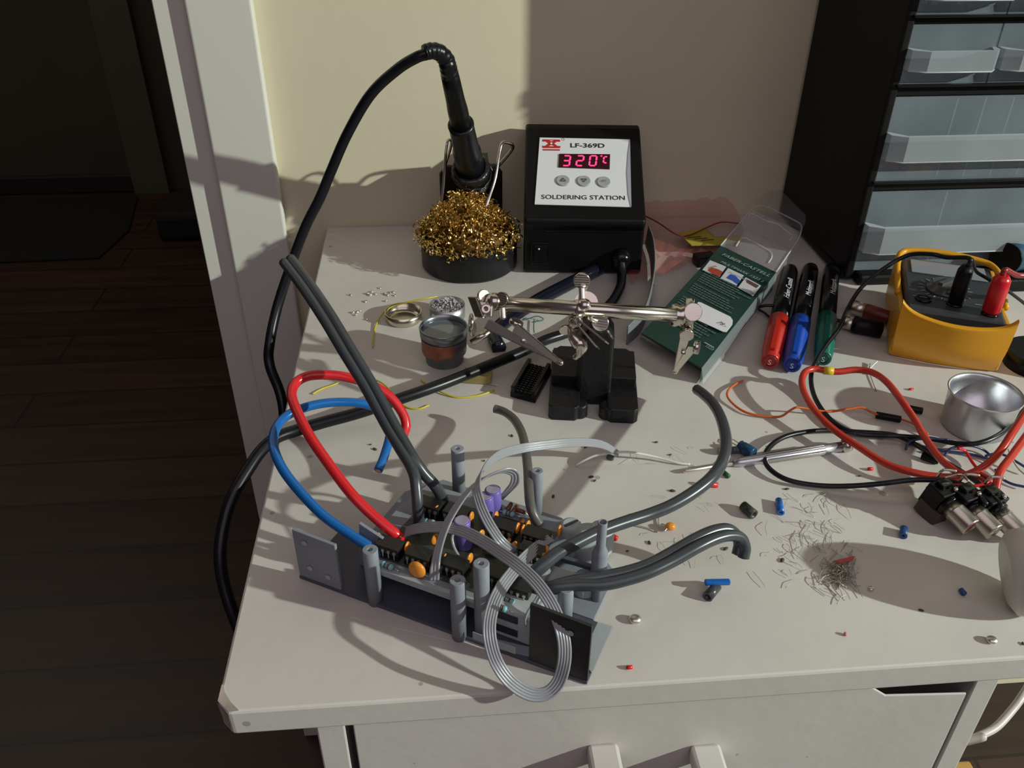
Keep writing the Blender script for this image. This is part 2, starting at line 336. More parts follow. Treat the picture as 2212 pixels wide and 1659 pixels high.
b.poly([c0+n*.0003+sx*x*.0083+U*y*.0083 for x, y in ((-.28, .52), (.28, .52), (0, .38))], M_white); b.poly([c0+n*.0003+sx*x*.0083+U*y*.0083 for x, y in ((-.3, -.4), (.3, -.4), (0, -.2))], M_white)
b.box(c0-U*.0075, (.0165, .0016, .0001), M_redink, sx, U); b.lathe([(.0016, 0), (.0016, .0001), (.0011, .0001), (.0011, 0)], pp(1216, 301), n, M_redink, 16, True)
obj('emblem', b, st, label='red maker emblem on the panel')
fn = -sy; Of = sp(0, .004, 0)
def fp(x, y, l=0): return PL(x, y, Of+fn*l, fn)
b = MB(); c0 = (fp(1145, 522)+fp(1188, 571))/2; b.box(c0+fn*.0006, (.0175, .0225, .0022), M_blackg, sx, up3); sw = obj('power_switch', b, st, bevel=.0006)
b = MB(); b.box(c0+fn*.0020, (.0115, .0165, .002), M_black, sx, nrm(up3-fn*.12)); b.ball(fp(1164, 538, .0032), .0009, M_white); obj('rocker', b, sw, bevel=.0005)
g0 = fp(1341, 556); b = MB(); b.lathe([(0, 0), (.0095, 0), (.0092, .005), (.0075, .009), (.0045, .011), (0, .0115)], g0, fn, M_blackg, 24); obj('cable_gland', b, st)
b = MB(); b.prism([sp(.02, -.0005+.004, .0455), sp(.095, .0035, .0455), sp(.095, .0035, .0445), sp(.02, .0035, .0445)], fn*.0006, M_blackg); obj('seam', b, st)
for a, d in ((.012, .015), (SW-.012, .015), (.012, .11), (SW-.012, .11)):
    b = MB(); b.cyl(sp(a, d, 0), sp(a, d, .003), .006, M_rubber, n=14); obj('rubber_foot', b, st)
# lead from the station to the iron, looping over the desk
ip = [g0+fn*.006, g0+fn*.018-up3*.010, Z(1338, 625, .008), Z(1310, 665, .006), Z(1240, 712, .006), Z(1178, 735, .007), Z(1130, 759, .009), Z(1050, 792, .010), Z(960, 828, .012), Z(880, 856, .012), Z(780, 890, .009), Z(700, 912, .007), Z(640, 930, .006), Z(590, 950, .006)]
ip += [V(-.014, -.398, -.002), V(-.030, -.425, -.022), V(-.034, -.452, -.055), V(-.018, -.475, -.11), V(-.012, -.43, -.19), V(-.02, -.34, -.20), V(-.026, -.28, -.13)]
q1 = Y(612, 882, -.25); ip += [q1, Y(583, 790, -.225), Y(583, 740, -.215), Y(600, 660, -.195), Y(630, 570, -.18), Y(660, 490, -.17), Y(690, 430, -.165), Y(715, 370, -.16), Y(750, 290, -.16), Y(800, 205, -.165), Y(858, 150, -.17), Y(900, 124, -.175), Y(922, 117, -.176)]
# power cord disappearing under the clip
b = MB(); b.tube([sp(.085, .02, .006), Z(1232, 612, .005), Z(1160, 650, .005), Z(1095, 692, .005), Z(1068, 722, .005), Z(1078, 752, .004)], .0062, mat('mains_cord', (.006, .007, .016), .2, spec=.4), 12); obj('power_cord', b, st)

# ------------------------------------------------------------------ iron
A0 = Y(1014, 352, -.090); A1 = Y(969, 150, -.165); ua = nrm(A1-A0); LA = np.linalg.norm(A1-A0)
iron = thing('soldering_iron', A0, 'black soldering iron standing in its holder with a long black cable', 'soldering iron')
def ax(px, py): return np.dot(onl(px, py, A0, ua)-A0, ua)
t0, t1, t2, t3 = ax(1016, 370), ax(1000, 268), ax(993, 236), LA
b = MB(); b.lathe([(0, -.012), (.006, -.012), (.0095, t0-.003), (.0135, t0), (.0130, (t0+t1)*.45), (.0118, (t0+t1)*.5), (.0112, t1-.004), (.0116, t1), (.0092, t1+.0005), (0, t1)], A0, ua, M_rubber, 28); obj('grip', b, iron)
b = MB(); b.lathe([(0, t1-.002), (.0090, t1-.002), (.0088, t2), (.0080, t2+.25*(t3-t2)), (.0077, t2+.6*(t3-t2)), (.0072, t3-.004), (0, t3)], A0, ua, M_black, 28); obj('handle', b, iron)
b = MB(); b.lathe([(0, -.06), (.0012, -.06), (.002, -.045), (.003, -.045), (.003, -.01), (0, -.01)], A0, ua, M_chrome, 12); obj('tip', b, iron)
E1 = ip[-1]; sr = [A1-ua*.006, A1+ua*.004, Y(963, 128, -.168), Y(948, 113, -.172), Y(930, 110, -.175), Y(917, 114, -.177)]
b = MB(); rr = lambda t: .0072-.0012*t+.00022*math.sin(t*2*math.pi*9); b.tube(sr, rr, M_rubber, 14, 14); obj('strain_relief', b, iron)
b = MB(); b.tube(ip, .0044, M_rubber, 12, 8); obj('cable', b, iron)

# ------------------------------------------------------------------ stand with brass wool
sc = V(.1475, -.1015, 0); R0 = .0465
stand = thing('iron_stand', sc, 'black round-based soldering iron stand with bent wire arms', 'stand')
b = MB(); b.lathe([(0, 0), (R0-.003, 0), (R0, .003), (R0, .030), (R0-.001, .0325), (R0-.0035, .0325), (R0-.004, .006), (0, .006)], sc, up3, M_iron, 56); obj('cup_base', b, stand)
b = MB(); pl = [(-.026, .0), (.036, .0), (.036, .075), (.030, .083), (-.020, .083), (-.026, .075)]
b.prism([sc+V(x, .046, z+.0) for x, z in pl], (0, .006, 0), M_iron); b.box(sc+V(.005, .03, .003), (.05, .03, .004), M_iron); obj('back_plate', b, stand, bevel=.002)
def wire(pts, r=.0014): b = MB(); b.tube(pts, r, M_chrome, 8, 6); return b
obj('wire_arm', wire([sc+V(-.022, .045, .078), Y(975, 312, -.07), Y(968, 303, -.078), Y(963, 330, -.085), Y(958, 400, -.092), Y(952, 450, -.098), Y(950, 476, -.10)]), stand)
obj('wire_arm', wire([sc+V(.032, .045, .082), Y(1108, 318, -.058), Y(1087, 308, -.072), Y(1079, 330, -.08), Y(1070, 385, -.095), Y(1056, 430, -.105), Y(1048, 455, -.11), Y(1046, 503, -.113)], .0017), stand)
hc = A0-ua*.010
M_sold = mat('solder_crust', (.03, .03, .028), .28, .5, bump=1, bscale=220)
b = MB(); b.lathe([(.0145, .004), (.0178, .002), (.0185, -.002), (.0160, -.012), (.0120, -.022), (.0085, -.034), (.0045, -.036), (.0045, -.030), (.010, -.018), (.0130, -.002)], hc, ua, M_sold, 32, True); obj('holder_cone', b, stand)
b = MB(); co = []
for i in range(90):
    a = i*.42; co.append(hc+ua*(-.004-.0003*i)+(V(1, 0, 0)*math.cos(a)+np.cross(ua, V(1, 0, 0))*math.sin(a))*(.0195-.00009*i))
b.tube(co, .0011, M_sold, 6, 1); b.box(hc+V(.004, .035, -.008), (.03, .032, .006), M_iron, nrm((1, .1, 0)), nrm((0, 1, .2))); obj('holder_coil', b, stand)
b = MB(); random.seed(3)
for i in range(820):
    a = random.random()*6.283; rr_ = math.sqrt(random.random()); ht = .030+.040*(1-rr_**2)**.8*(1 if random.random() < .75 else random.random())
    spread = .048*rr_*(1.03 if ht < .045 else .93); c0 = sc+V(math.cos(a)*spread-.001, math.sin(a)*spread-.002, ht+random.uniform(-.006, .002))
    d = nrm((random.gauss(0, 1), random.gauss(0, 1), random.gauss(0, .7))); u_, w_ = b.frame_(d); r = random.uniform(.0014, .0036); L_ = random.uniform(.006, .016); pts = []
    N_ = 15
    for k in range(N_):
        t = k/(N_-1); an = t*random.uniform(8, 10)+i; pts.append(c0+d*(t-.5)*L_+(u_*math.cos(an)+w_*math.sin(an))*r)
    wd = .00065; vs = []
    for k, p in enumerate(pts):
        q = nrm(p-c0+d*.2*math.sin(i+k)); vs += [p-d*wd+q*.0001, p+d*wd]
    b.add(vs, [(2*k, 2*k+1, 2*k+3, 2*k+2) for k in range(N_-1)], M_brass, True)
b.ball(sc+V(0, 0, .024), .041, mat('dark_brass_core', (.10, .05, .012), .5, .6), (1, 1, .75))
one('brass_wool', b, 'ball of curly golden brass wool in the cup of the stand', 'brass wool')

# ------------------------------------------------------------------ tins
c0 = Z(872, 690); b = MB(); b.lathe([(0, 0), (.0150, 0), (.0158, .0015), (.0160, .0085), (.0153, .0085), (.0148, .003), (.011, .0012), (0, .001)], c0, up3, mat('tin_lid_metal', (.62, .58, .46), .22, 1), 40)
one('tin_lid', b, 'shallow round tin lid, open side up, left of the flux tin', 'tin lid')
c1 = Z(967, 684); t = thing('flux_tin', c1, 'small round tin filled with pale crumbs behind the grey tin', 'tin')
b = MB(); b.lathe([(0, 0), (.0150, 0), (.0155, .001), (.0155, .0125), (.0150, .0125), (.0146, .009), (0, .009)], c1, up3, mat('tin_metal', (.42, .43, .42), .4, .8), 40); obj('can', b, t)
b = MB(); random.seed(5); M_cr = mat('pale_crumbs', (.55, .52, .55), .5, var=.5, vscale=90)
for i in range(150):
    a = random.random()*6.28; r = .0135*math.sqrt(random.random()); b.box(c1+V(r*math.cos(a), r*math.sin(a), .0100+random.random()*.0015), [random.uniform(.0008, .0024) for _ in range(3)], M_cr, (random.gauss(0, 1), random.gauss(0, 1), .3), (.4, -random.random(), 1))
obj('crumbs', b, t, kind='stuff')
c2 = Z(961, 778); t = thing('solder_tin', c2, 'grey lidded tin with torn copper-coloured label, front one of the tins', 'tin')
M_tg = mat('grey_tin', (.21, .22, .23), .35, .6, var=.4, vscale=60)
b = MB(); b.lathe([(0, 0), (.0146, 0), (.0152, .001), (.0156, .0075), (.0178, .0095), (.0184, .0260), (.0172, .0262), (.0166, .0140), (0, .0138)], c2, up3, M_tg, 48); obj('can', b, t)
b = MB(); b.lathe([(.0184, .0245), (.0190, .0250), (.0193, .0310), (.0189, .0318), (.0182, .0318), (.0178, .0245)], c2, up3, mat('tin_rim', (.26, .28, .30), .28, .75), 48, True); obj('rim', b, t)
b = MB(); b.lathe([(0, .0268), (.0176, .0268), (.0178, .0274), (0, .0274)], c2, up3, mat('tin_glass_lid', (.17, .19, .20), .12, .3), 40); obj('lid_plate', b, t)
b = MB(); n_ = 24; vs = []
for i in range(n_+1):
    a = math.radians(192+i*104/n_)
    for z in (.0108+.0009*math.sin(i*.8)+(.004*max(0, i-17)/7), .0232): vs.append(c2+V((.01815+.00035*z/.026)*math.cos(a), (.01815+.00035*z/.026)*math.sin(a), z))
b.add(vs, [(2*i, 2*i+2, 2*i+3, 2*i+1) for i in range(n_)], M_cop, True); obj('torn_label', b, t)
b = MB(); b.lathe([(.0182, .0232), (.0186, .0232), (.0186, .0238), (.0182, .0238)], c2, up3, M_ink, 48, True); obj('dark_line', b, t)
b = MB(); b.tube([Z(945, 640, .016), Z(920, 645, .017), Z(880, 653, .014), Z(845, 663, .008), Z(822, 683, .003), Z(810, 710, .001), Z(806, 735, .001), Z(805, 750, .001)], .0007, M_yw, 6)
one('yellow_wire', b, 'thin yellow wire bent over the tin lid', 'wire')
for pts, lb in (([(675, 851, 0), (695, 840, 0), (718, 832, 0), (733, 826, 0)], 'short yellow wire end inside the red loop'),
                ([(785, 815, .002), (815, 822, .003), (838, 838, .003), (855, 862, .002), (880, 880, 0), (905, 883, 0), (927, 875, 0)], 'curved yellow wire crossing under the black cable'),
                ([(910, 822, 0), (945, 843, .001), (985, 858, 0), (1030, 855, 0), (1068, 843, 0)], 'yellow wire lying in front of the black cable below the grey tin')):
    b = MB(); b.tube([Z(x, y, z+.0007) for x, y, z in pts], .0007, M_yw, 6); one('yellow_wire', b, lb, 'wire', 'yellow wire offcuts')
b = MB(); q = Z(1032, 812, .004); b.box(q, (.022, .012, .007), mat('amber_plastic', (.42, .34, .12), .3, alpha=.75), (1, -.2, 0), (.2, 1, 0)); b.tube([Z(990, 820, .001), Z(1040, 826, .001), Z(1075, 833, .001)], .0006, M_nickel, 6)
one('crystal', b, 'small amber plastic component behind the black cable beside the grey tin', 'component', bevel=.001)
random.seed(9); i = 0
for x, y in ((757, 637), (793, 634), (800, 637), (803, 630), (810, 635), (821, 622), (830, 634), (836, 637), (843, 632), (849, 631), (853, 638), (790, 651), (762, 675), (768, 680), (772, 674), (778, 671), (791, 690), (833, 650)):
    b = MB(); b.ball(Z(x, y, .0008), random.uniform(.0009, .0016), M_nickel, (1.4, .8, .7), 5, X=(random.gauss(0, 1), random.gauss(0, 1), .2))
    one('solder_bead', b, 'tiny silvery solder bead on the white desk left of the tins', 'solder bead', 'solder beads scattered left of the tins')

# ------------------------------------------------------------------ helping hands
hb = V(.226, -.33, 0); hh = thing('helping_hands', hb, 'helping-hands stand with chrome rod and clips on a black cast foot', 'helping hands')
b = MB()
he, hg = nrm((.987, -.16, 0)), nrm((.16, .987, 0))
def hp(a, c, z=0.): return V(.193, -.368, 0)+he*a+hg*c+up3*z
for a0, a1 in ((0, .0225), (.0425, .0650)):
    b.prism([hp(a0, .003), hp(a0+.003, 0), hp(a1-.003, 0), hp(a1, .003), hp(a1, .080), hp(a1-.006, .087), hp(a0+.006, .087), hp(a0, .080)], (0, 0, .0118), M_iron)
for a in (.0225, .0430): b.lathe([(0, 0), (.0062, 0), (.0062, .0098), (.005, .0110), (0, .0112)], hp(a, .0085), up3, M_iron, 26)
b.prism([hp(.001, .030), hp(.064, .030), hp(.064, .070), hp(.001, .070)], (0, 0, .020), M_iron)
obj('cast_foot', b, hh, bevel=.0022, seg=3)
b = MB(); pr = [(.0195, 0), (.0455, 0), (.0450, .058), (.040, .066), (.026, .066), (.0205, .058)]
b.prism([hp(a, .021, z) for a, z in pr], hg*.026, M_iron); obj('pillar', b, hh, bevel=.003, seg=3)
zr = .078; r0 = Z(1078, 655, zr); r1 = Z(1462, 681, zr); b = MB(); b.cyl(r0, r1, .0052, M_chrome, n=28); obj('rod', b, hh)
rd = nrm(r1-r0); vw = nrm(CAM-Z(1255, 680, zr)); side = nrm(np.cross(rd, vw))
def at(px, py, dz=0): return PL(px, py, r0+vw*dz, vw)
def disc(mb, px, py, r, nrm_, th=.0026, dz=0, m=None):
    c = at(px, py, dz); nn = nrm(nrm_); mb.lathe([(0, -th/2), (r*.92, -th/2), (r, -th*.3), (r, th*.3), (r*.92, th/2), (0, th/2)], c, nn, m or M_chrome, 26)
    u_, w_ = mb.frame_(nn)
    for k in (-2, -1, 0, 1, 2): mb.box(c+w_*k*r*.3+nn*th*.52, (2*r*math.sqrt(1-(k*.3)**2)*.88, .0004, .0003), M_nickel, u_, w_)
b = MB(); b.ball(at(1252, 668), .0072, M_chrome, (1, 1.1, 1)); b.ball(at(1262, 660, .004), .0052, M_chrome); b.lathe([(0, -.003), (.0085, -.003), (.0085, .003), (0, .003)], at(1266, 655, -.007), vw, M_chrome, 20)
b.ball(at(1243, 695, .002), .0055, M_chrome)
cb = obj('centre_clamp', b, hh)
b = MB(); b.cyl(at(1254, 655), at(1257, 620), .0018, M_nickel, n=10); b.lathe([(.0022+.0004*(i % 2), i*.0006) for i in range(16)], at(1258, 650, .001), nrm(at(1257, 625)-at(1258, 650)), M_nickel, 10); disc(b, 1257, 606, .0060, vw+.5*side); obj('thumb_screw', b, cb)
b = MB(); disc(b, 1297, 697, .0062, vw-.2*rd); b.cyl(at(1270, 685), at(1290, 695), .002, M_nickel); obj('thumb_screw', b, cb)
for o in (0, -16):
    b = MB(); A, B = at(1252+o*.5-4, 690-o*.1, .004), at(1312+o*1.25, 741-o*.75, .012); t_ = nrm(B-A); b.box((A+B)/2, (np.linalg.norm(B-A), .0016, .011), M_chrome, t_, np.cross(t_, vw)); obj('jaw_plate', b, cb, bevel=.0004)
b = MB(); b.tube([at(1232, 700), at(1236, 722, .003), at(1248, 738, .003), at(1256, 748, .003), at(1252, 764, .002), at(1241, 774, 0)], lambda t: .0022+.0036*math.sin(math.pi*min(1, t*1.05))**2, M_chrome, 12); disc(b, 1220, 712, .0042, vw+.8*side); obj('wing_nut', b, cb)
# left clip group
b = MB(); A, B = at(1024, 640, .002), at(1042, 688, .004); t_ = nrm(B-A); b.box((A+B)/2-rd*.001, (np.linalg.norm(B-A)*.95, .0075, .004), M_chrome, t_, nrm(rd+.5*vw)); b.box(at(1052, 672, .003), (.009, .008, .004), M_nickel, nrm(rd+.3*vw), side); b.lathe([(.0012, 0), (.0036, 0), (.0036, .0012), (.0012, .0012)], at(1050, 667, .0055), vw, M_chrome, 18, True); b.ball(at(1068, 652), .0065, M_chrome)
lc = obj('side_clamp', b, hh, bevel=.0008)
b = MB(); disc(b, 1044, 639, .0046, vw+.7*rd); obj('thumb_screw', b, lc)
b = MB(); disc(b, 1084, 646, .0052, vw-.4*rd, dz=.004); b.cyl(at(1084, 655, .003), at(1087, 690, .003), .0018, M_nickel); b.lathe([(.0021+.0004*(i % 2), i*.0006) for i in range(14)], at(1085, 664, .003), nrm(at(1087, 690)-at(1085, 664)), M_nickel, 10); obj('thumb_screw', b, lc)
b = MB(); disc(b, 1021, 711, .0055, rd+.2*vw, .0022); b.cyl(at(1018, 740, -.004), at(1058, 716, -.004), .0026, M_chrome); disc(b, 1017, 698, .007, rd-.3*vw, .002); obj('thumb_screw', b, lc)
def clip(par, tail, tip, open_px, th, wd=.0095, dzz=.004):
    """alligator clip: two tapering channels meeting at the tip, a hinge and a tail"""
    T_, P = tail, tip; ax_ = nrm(P-T_); s_ = nrm(np.cross(ax_, vw)); L_ = np.linalg.norm(P-T_)
    b = MB()
    def jaw(a, w0, w1, off0, off1, lift0, lift1, z0, z1):
        q = []
        for t_, w_, of, lf in ((z0, w0, off0, lift0), (z1, w1, off1, lift1)):
            c = T_+ax_*L_*t_+s_*of+vw*lf; q.append((c, w_))
        (c0_, w0_), (c1_, w1_) = q; k = nrm(c1_-c0_)
        for sg in (-1, 1):
            b.prism([c0_+vw*sg*w0_/2, c1_+vw*sg*w1_/2, c1_+vw*sg*w1_/2+s_*a*.0026, c0_+vw*sg*w0_/2+s_*a*.0062], vw*(-sg)*.0007, M_nickel)
        b.prism([c0_+vw*w0_/2, c1_+vw*w1_/2, c1_-vw*w1_/2, c0_-vw*w0_/2], s_*(-a)*.0008, M_chrome)
        for i in range(6):
            c = c1_+(c0_-c1_)*(.08+i*.07)+s_*a*.0025; b.prism([c+vw*w1_/2, c+k*.0013+vw*w1_/2, c+k*.0006+vw*w1_/2+s_*a*.0009], -vw*.0007, M_chrome)
    jaw(-1, wd, .0034, .0048, .0006, 0, 0, .02, 1); jaw(1, wd*.8, .0030, -.0085, -.0006, .002, 0, .34, 1)
    b.cyl(T_+ax_*L_*.5+vw*.006-s_*.0005, T_+ax_*L_*.5-vw*.006-s_*.0005, .0016, M_chrome, n=12)
    hel = [T_+ax_*L_*(.44+.014*math.cos(a*1.0))+s_*(.0025*math.sin(a)-.0005)+vw*(-.004+.0012*a/6.28) for a in np.linspace(0, 6.28*6, 70)]
    b.tube(hel, .0005, M_nickel, 5, 1)
    b.lathe([(0, -.0018), (.0048, -.0018), (.0052, 0), (.0048, .0018), (0, .0018)], T_+ax_*L_*.33-s_*.0088+vw*.002, nrm(-s_+.3*vw), M_chrome, 20)
    b.ball(P, .0019, M_chrome); return obj('alligator_clip', b, par, bevel=.0003, seg=1)
tipL = Z(1212, 784, .060); clip(lc, at(1052, 692, .003), tipL, 0, 0, .0105)
# right clamp
b = MB(); b.lathe([(0, -.004), (.0075, -.004), (.0085, -.001), (.0072, .002), (.0088, .004), (.006, .0065), (0, .007)], at(1462, 681), rd, M_chrome, 26); b.ball(at(1480, 680), .0062, M_chrome); b.cyl(at(1492, 645), at(1487, 712), .0034, M_chrome)
rc = obj('side_clamp', b, hh)
b = MB(); disc(b, 1496, 674, .0066, vw+.15*rd, .003, .006); obj('thumb_screw', b, rc)
b = MB(); disc(b, 1483, 723, .0052, nrm(vw+.8*side), .003, .002); obj('thumb_screw', b, rc)
clip(rc, at(1488, 716, .001), Z(1459, 803, .020), 0, 0, .0085)
#PART3
# ------------------------------------------------------------------ IC sockets lying behind the foot
q = [Z(1138, 777, .008), Z(1190, 790, .008), Z(1160, 862, .006), Z(1101, 843, .006)]
t = thing('chip_socket', sum(q)/4*V(1, 1, 0), 'black multi-row chip socket lying beside the cast foot', 'socket')
b = MB(); d_ = nrm(q[3]-q[0]); e_ = nrm(q[1]-q[0]); Lx = np.linalg.norm(q[3]-q[0]); Wx = np.linalg.norm(q[1]-q[0])
cc = sum(q)/4; cc[2] = .003; b.box(cc, (Lx, Wx, .005), M_black, d_*V(1, 1, 0), e_*V(1, 1, 0)); obj('frame', b, t, bevel=.0005)
for s_ in (-1, 1):
    b = MB(); c = cc+e_*V(1, 1, 0)*s_*Wx*.40+V(0, 0, .0045); b.box(c, (Lx*1.0, Wx*.16, .006), M_blackg, d_*V(1, 1, 0), e_*V(1, 1, 0)); obj('socket_rail', b, t, bevel=.0006)
b = MB()
for i in range(14):
    for k in range(4): b.box(cc+d_*V(1, 1, 0)*Lx*(-.45+.9*i/13)+e_*V(1, 1, 0)*Wx*(-.24+.16*k)+V(0, 0, .0030), (.0012, .0022, .0022), M_rubber, d_*V(1, 1, 0), e_*V(1, 1, 0))
obj('contacts', b, t)

# ------------------------------------------------------------------ flat grey cable coil by the station
M_flat = mat('flat_grey_cable', (.17, .18, .19), .4)
b = MB(); b.ribbon([Z(1398, 508, .012), Z(1408, 540, .012), Z(1411, 590, .012), Z(1404, 640, .011), Z(1388, 690, .010), Z(1355, 728, .008)], .021, .0018, M_flat, (0.1, .15, 1), 8, 8)
one('flat_cable', b, 'grey flat multi-strand cable standing on edge beside the station', 'cable')

# ------------------------------------------------------------------ red bag and yellow note behind the pack
b = MB(); vs = []; nx, ny = 26, 14
for j in range(ny+1):
    for i in range(nx+1):
        a, c = i/nx, j/ny; x = .305+.125*a+.01*math.sin(c*5); y = -.012-.150*c*(1-.45*a)-.004; hgt = .004+.020*max(0, 1-c*3.2)+.007*abs(noise.noise(Vector((a*7, c*6, 1))))+.004*abs(noise.noise(Vector((a*19, c*15, 3)))); vs.append((x, y, hgt))
b.add(vs, [(j*(nx+1)+i, j*(nx+1)+i+1, (j+1)*(nx+1)+i+1, (j+1)*(nx+1)+i) for j in range(ny) for i in range(nx)], mat('red_film', (.50, .09, .06), .25, alpha=.34), True)
one('plastic_bag', b, 'crumpled see-through red plastic bag against the wall behind the blister pack', 'bag')
b = MB(); zz = .013; b.prism([Z(*p, zz) for p in ((1466, 505), (1520, 492), (1600, 484), (1598, 520), (1560, 530), (1494, 531))], (0, 0, .0006), mat('yellow_paper', (.42, .34, .03), .7)); b.prism([Z(*p, zz+.0008) for p in ((1520, 492), (1600, 484), (1602, 508), (1545, 512))], (0, 0, .0004), mat('pale_paper', (.42, .33, .28), .7))
for k in range(3): b.box(Z(1500+k*14, 512+k*3, zz+.0012), (.014, .0008, .0003), M_ink, (1, .1, 0))
one('paper_note', b, 'yellow and white paper tag under the red bag', 'note')
b = MB(); b.tube([Z(1385, 462, .016), Z(1420, 480, .02), Z(1462, 507, .017), Z(1490, 508, .016), Z(1530, 490, .018), Z(1560, 480, .018), Z(1600, 483, .018)], .0007, mat('dark_red_wire', (.2, .02, .015), .4), 6)
one('red_wire', b, 'thin dark red wire over the yellow tag', 'wire')
b = MB(); q = Z(1522, 560, .006); b.box(q, (.020, .014, .010), M_black, (1, .2, 0), (-.2, 1, 0)); b.tube([q+V(-.008, 0, .003), Z(1510, 551, .006), Z(1498, 553, .004)], .0012, M_blackg); one('black_clip', b, 'small black clip poking out left of the blister pack', 'clip', bevel=.002)

# ------------------------------------------------------------------ blister pack
def zp(x, y, l=0.):
    return PL(x, y, PO+PN*l, PN)
Pa, Pb, Pc = Z(1386, 718, .016), Z(1516, 795, .016), Z(1557, 530, .021)
PN = nrm(np.cross(Pb-Pa, Pc-Pa)); PO = Pa
ex = nrm(Pb-Pa); ey = nrm(np.cross(PN, ex))
pk = thing('blister_pack', V(Pa[0], Pa[1], 0), 'dark green marker pack with clear hanger and white price tag', 'package')
b = MB(); f4 = [zp(1386, 718), zp(1516, 795), zp(1677, 588), zp(1557, 530)]
b.add([f4[1], f4[2], f4[2]*V(1, 1, 0)+V(.003, 0, .001), f4[1]*V(1, 1, 0)+V(.003, 0, .001)], [(0, 1, 2, 3)], M_clear)
b.add([zp(1557, 530), zp(1677, 588), zp(1730, 500), zp(1622, 452)]+[V(*(p[:2]), .001) for p in (zp(1557, 530), zp(1677, 588), zp(1730, 500), zp(1622, 452))], [(0, 1, 2, 3), (1, 5, 6, 2), (7, 4, 0, 3), (7, 3, 2, 6)], M_clear)
obj('blister', b, pk, label='clear plastic blister')
hp = [(1557, 530), (1677, 587), (1722, 520), (1731, 498), (1730, 486), (1720, 478), (1660, 448), (1640, 444), (1626, 450), (1615, 462)]
b = MB(); b.tube([zp(*p, .0006) for p in hp[1:]]+[zp(1557, 530, .0006)], .0007, M_cleare, 6, 3)
for lp in ([(1617, 468), (1622, 462), (1632, 465), (1655, 477), (1680, 484), (1700, 500), (1712, 510), (1705, 519)], [(1590, 532), (1600, 517), (1612, 515), (1650, 535), (1665, 545), (1667, 556), (1660, 568)]):
    b.tube([zp(*p, .0006) for p in lp], .0007, M_cleare, 6, 4)
obj('blister_rim', b, pk)
b = MB(); tb = [(1640, 443), (1650, 420), (1672, 410), (1700, 412), (1725, 428), (1740, 455), (1740, 480), (1731, 500)]
b.prism([zp(*p, .002) for p in tb], PN*.0005, mat('hang_tab', (.5, .5, .52), .3, alpha=.12)); obj('hang_tab', b, pk)
b = MB(); cardp = [zp(1386, 719, -.0008), zp(1516, 794, -.0008), zp(1676, 588, -.0008), zp(1557, 531, -.0008)]
b.prism(cardp, -PN*.0012, M_green)
b.add([zp(1386, 719, -.0008), zp(1516, 794, -.0008), V(*Z(1520, 804, .002)), V(*Z(1384, 722, .002))], [(0, 1, 2, 3)], M_green)
lo1 = V(*cardp[1][:2], .001); lo2 = V(*cardp[2][:2], .001); b.add([cardp[1], cardp[2], lo2, lo1], [(0, 1, 2, 3)], M_green)
card = obj('card', b, pk)
M_pw = mat('card_print', (.32, .42, .40), .6)
pxk = ex
b = MB(); text(b, 'FABER-CASTELL', zp(1608, 574, .0002), ex, ey, .0046, M_pw, sx=1.25)
text(b, 'MULTIMARK 1523 S', zp(1600, 588, .0002), ex, ey, .0038, M_pw, sx=1.1); text(b, 'permanent', zp(1593, 598, .0002), ex, ey, .0028, M_pw, sx=1.2)
obj('lettering', b, card, label='pale lettering at the head of the card')
def photo(c4, draw):
    b = MB(); b.poly([zp(*p, .0002) for p in c4], mat('print_white', (.62, .62, .66), .5)); draw(b); obj('photo', b, card)
photo([(1534, 562), (1569, 576), (1554, 598), (1517, 583)], lambda b: (b.poly([zp(*p, .0004) for p in ((1529, 584), (1535, 577), (1550, 581), (1562, 587), (1554, 597), (1540, 592))], mat('photo_red', (.4, .06, .03), .5)), b.poly([zp(*p, .0004) for p in ((1530, 577), (1545, 573), (1550, 576), (1532, 581))], mat('photo_pink', (.5, .3, .25), .5))))
photo([(1573, 579), (1607, 595), (1591, 617), (1556, 601)], lambda b: b.poly([zp(*p, .0004) for p in ((1569, 600), (1578, 592), (1588, 595), (1600, 607), (1593, 614), (1582, 606))], mat('photo_blue', (.03, .1, .45), .5)))
photo([(1611, 599), (1644, 617), (1627, 640), (1594, 621)], lambda b: (b.poly([zp(*p, .0004) for p in ((1612, 602), (1640, 617), (1634, 622), (1613, 610))], mat('photo_dark', (.12, .06, .05), .5)), b.poly([zp(*p, .0004) for p in ((1600, 622), (1622, 627), (1630, 635), (1624, 638))], mat('photo_grey', (.25, .24, .28), .5))))
b = MB(); random.seed(4); M_dim = mat('small_print', (.11, .16, .15), .6)
o_ = zp(1386, 719, .0001); eL = nrm(zp(1557, 531)-zp(1386, 719)); Wd = np.linalg.norm(Pb-Pa); Ld = np.linalg.norm(zp(1557, 531)-o_)
for r_ in range(26):
    yv = Ld*(.70-r_*.0205); x0 = .10
    if r_ in (6, 12, 13, 19): continue
    x = x0; xe = .92-.25*random.random()
    while x < xe:
        w_ = random.uniform(.02, .075); b.box(o_+ex*Wd*(x+w_/2)+eL*yv, (Wd*w_, .0013, .0001), M_dim, ex, ey); x += w_+.015
obj('small_print', b, card, kind='stuff')
b = MB(); text(b, '1523', zp(1530, 753, .0002), ex, ey, .003, M_pw); b.box(zp(1532, 745, .0002), (.010, .0012, .0001), M_pw, ex, ey); obj('lettering', b, card)
tg = [(1508, 653), (1514, 654), (1578, 685), (1583, 693), (1582, 701), (1577, 708), (1569, 718), (1561, 717), (1500, 689), (1492, 680)]
b = MB(); b.prism([zp(*p, .0006) for p in tg], PN*.0004, mat('tag_white', (.80, .79, .83), .5)); tg_o = obj('price_tag', b, pk, label='white price sticker')
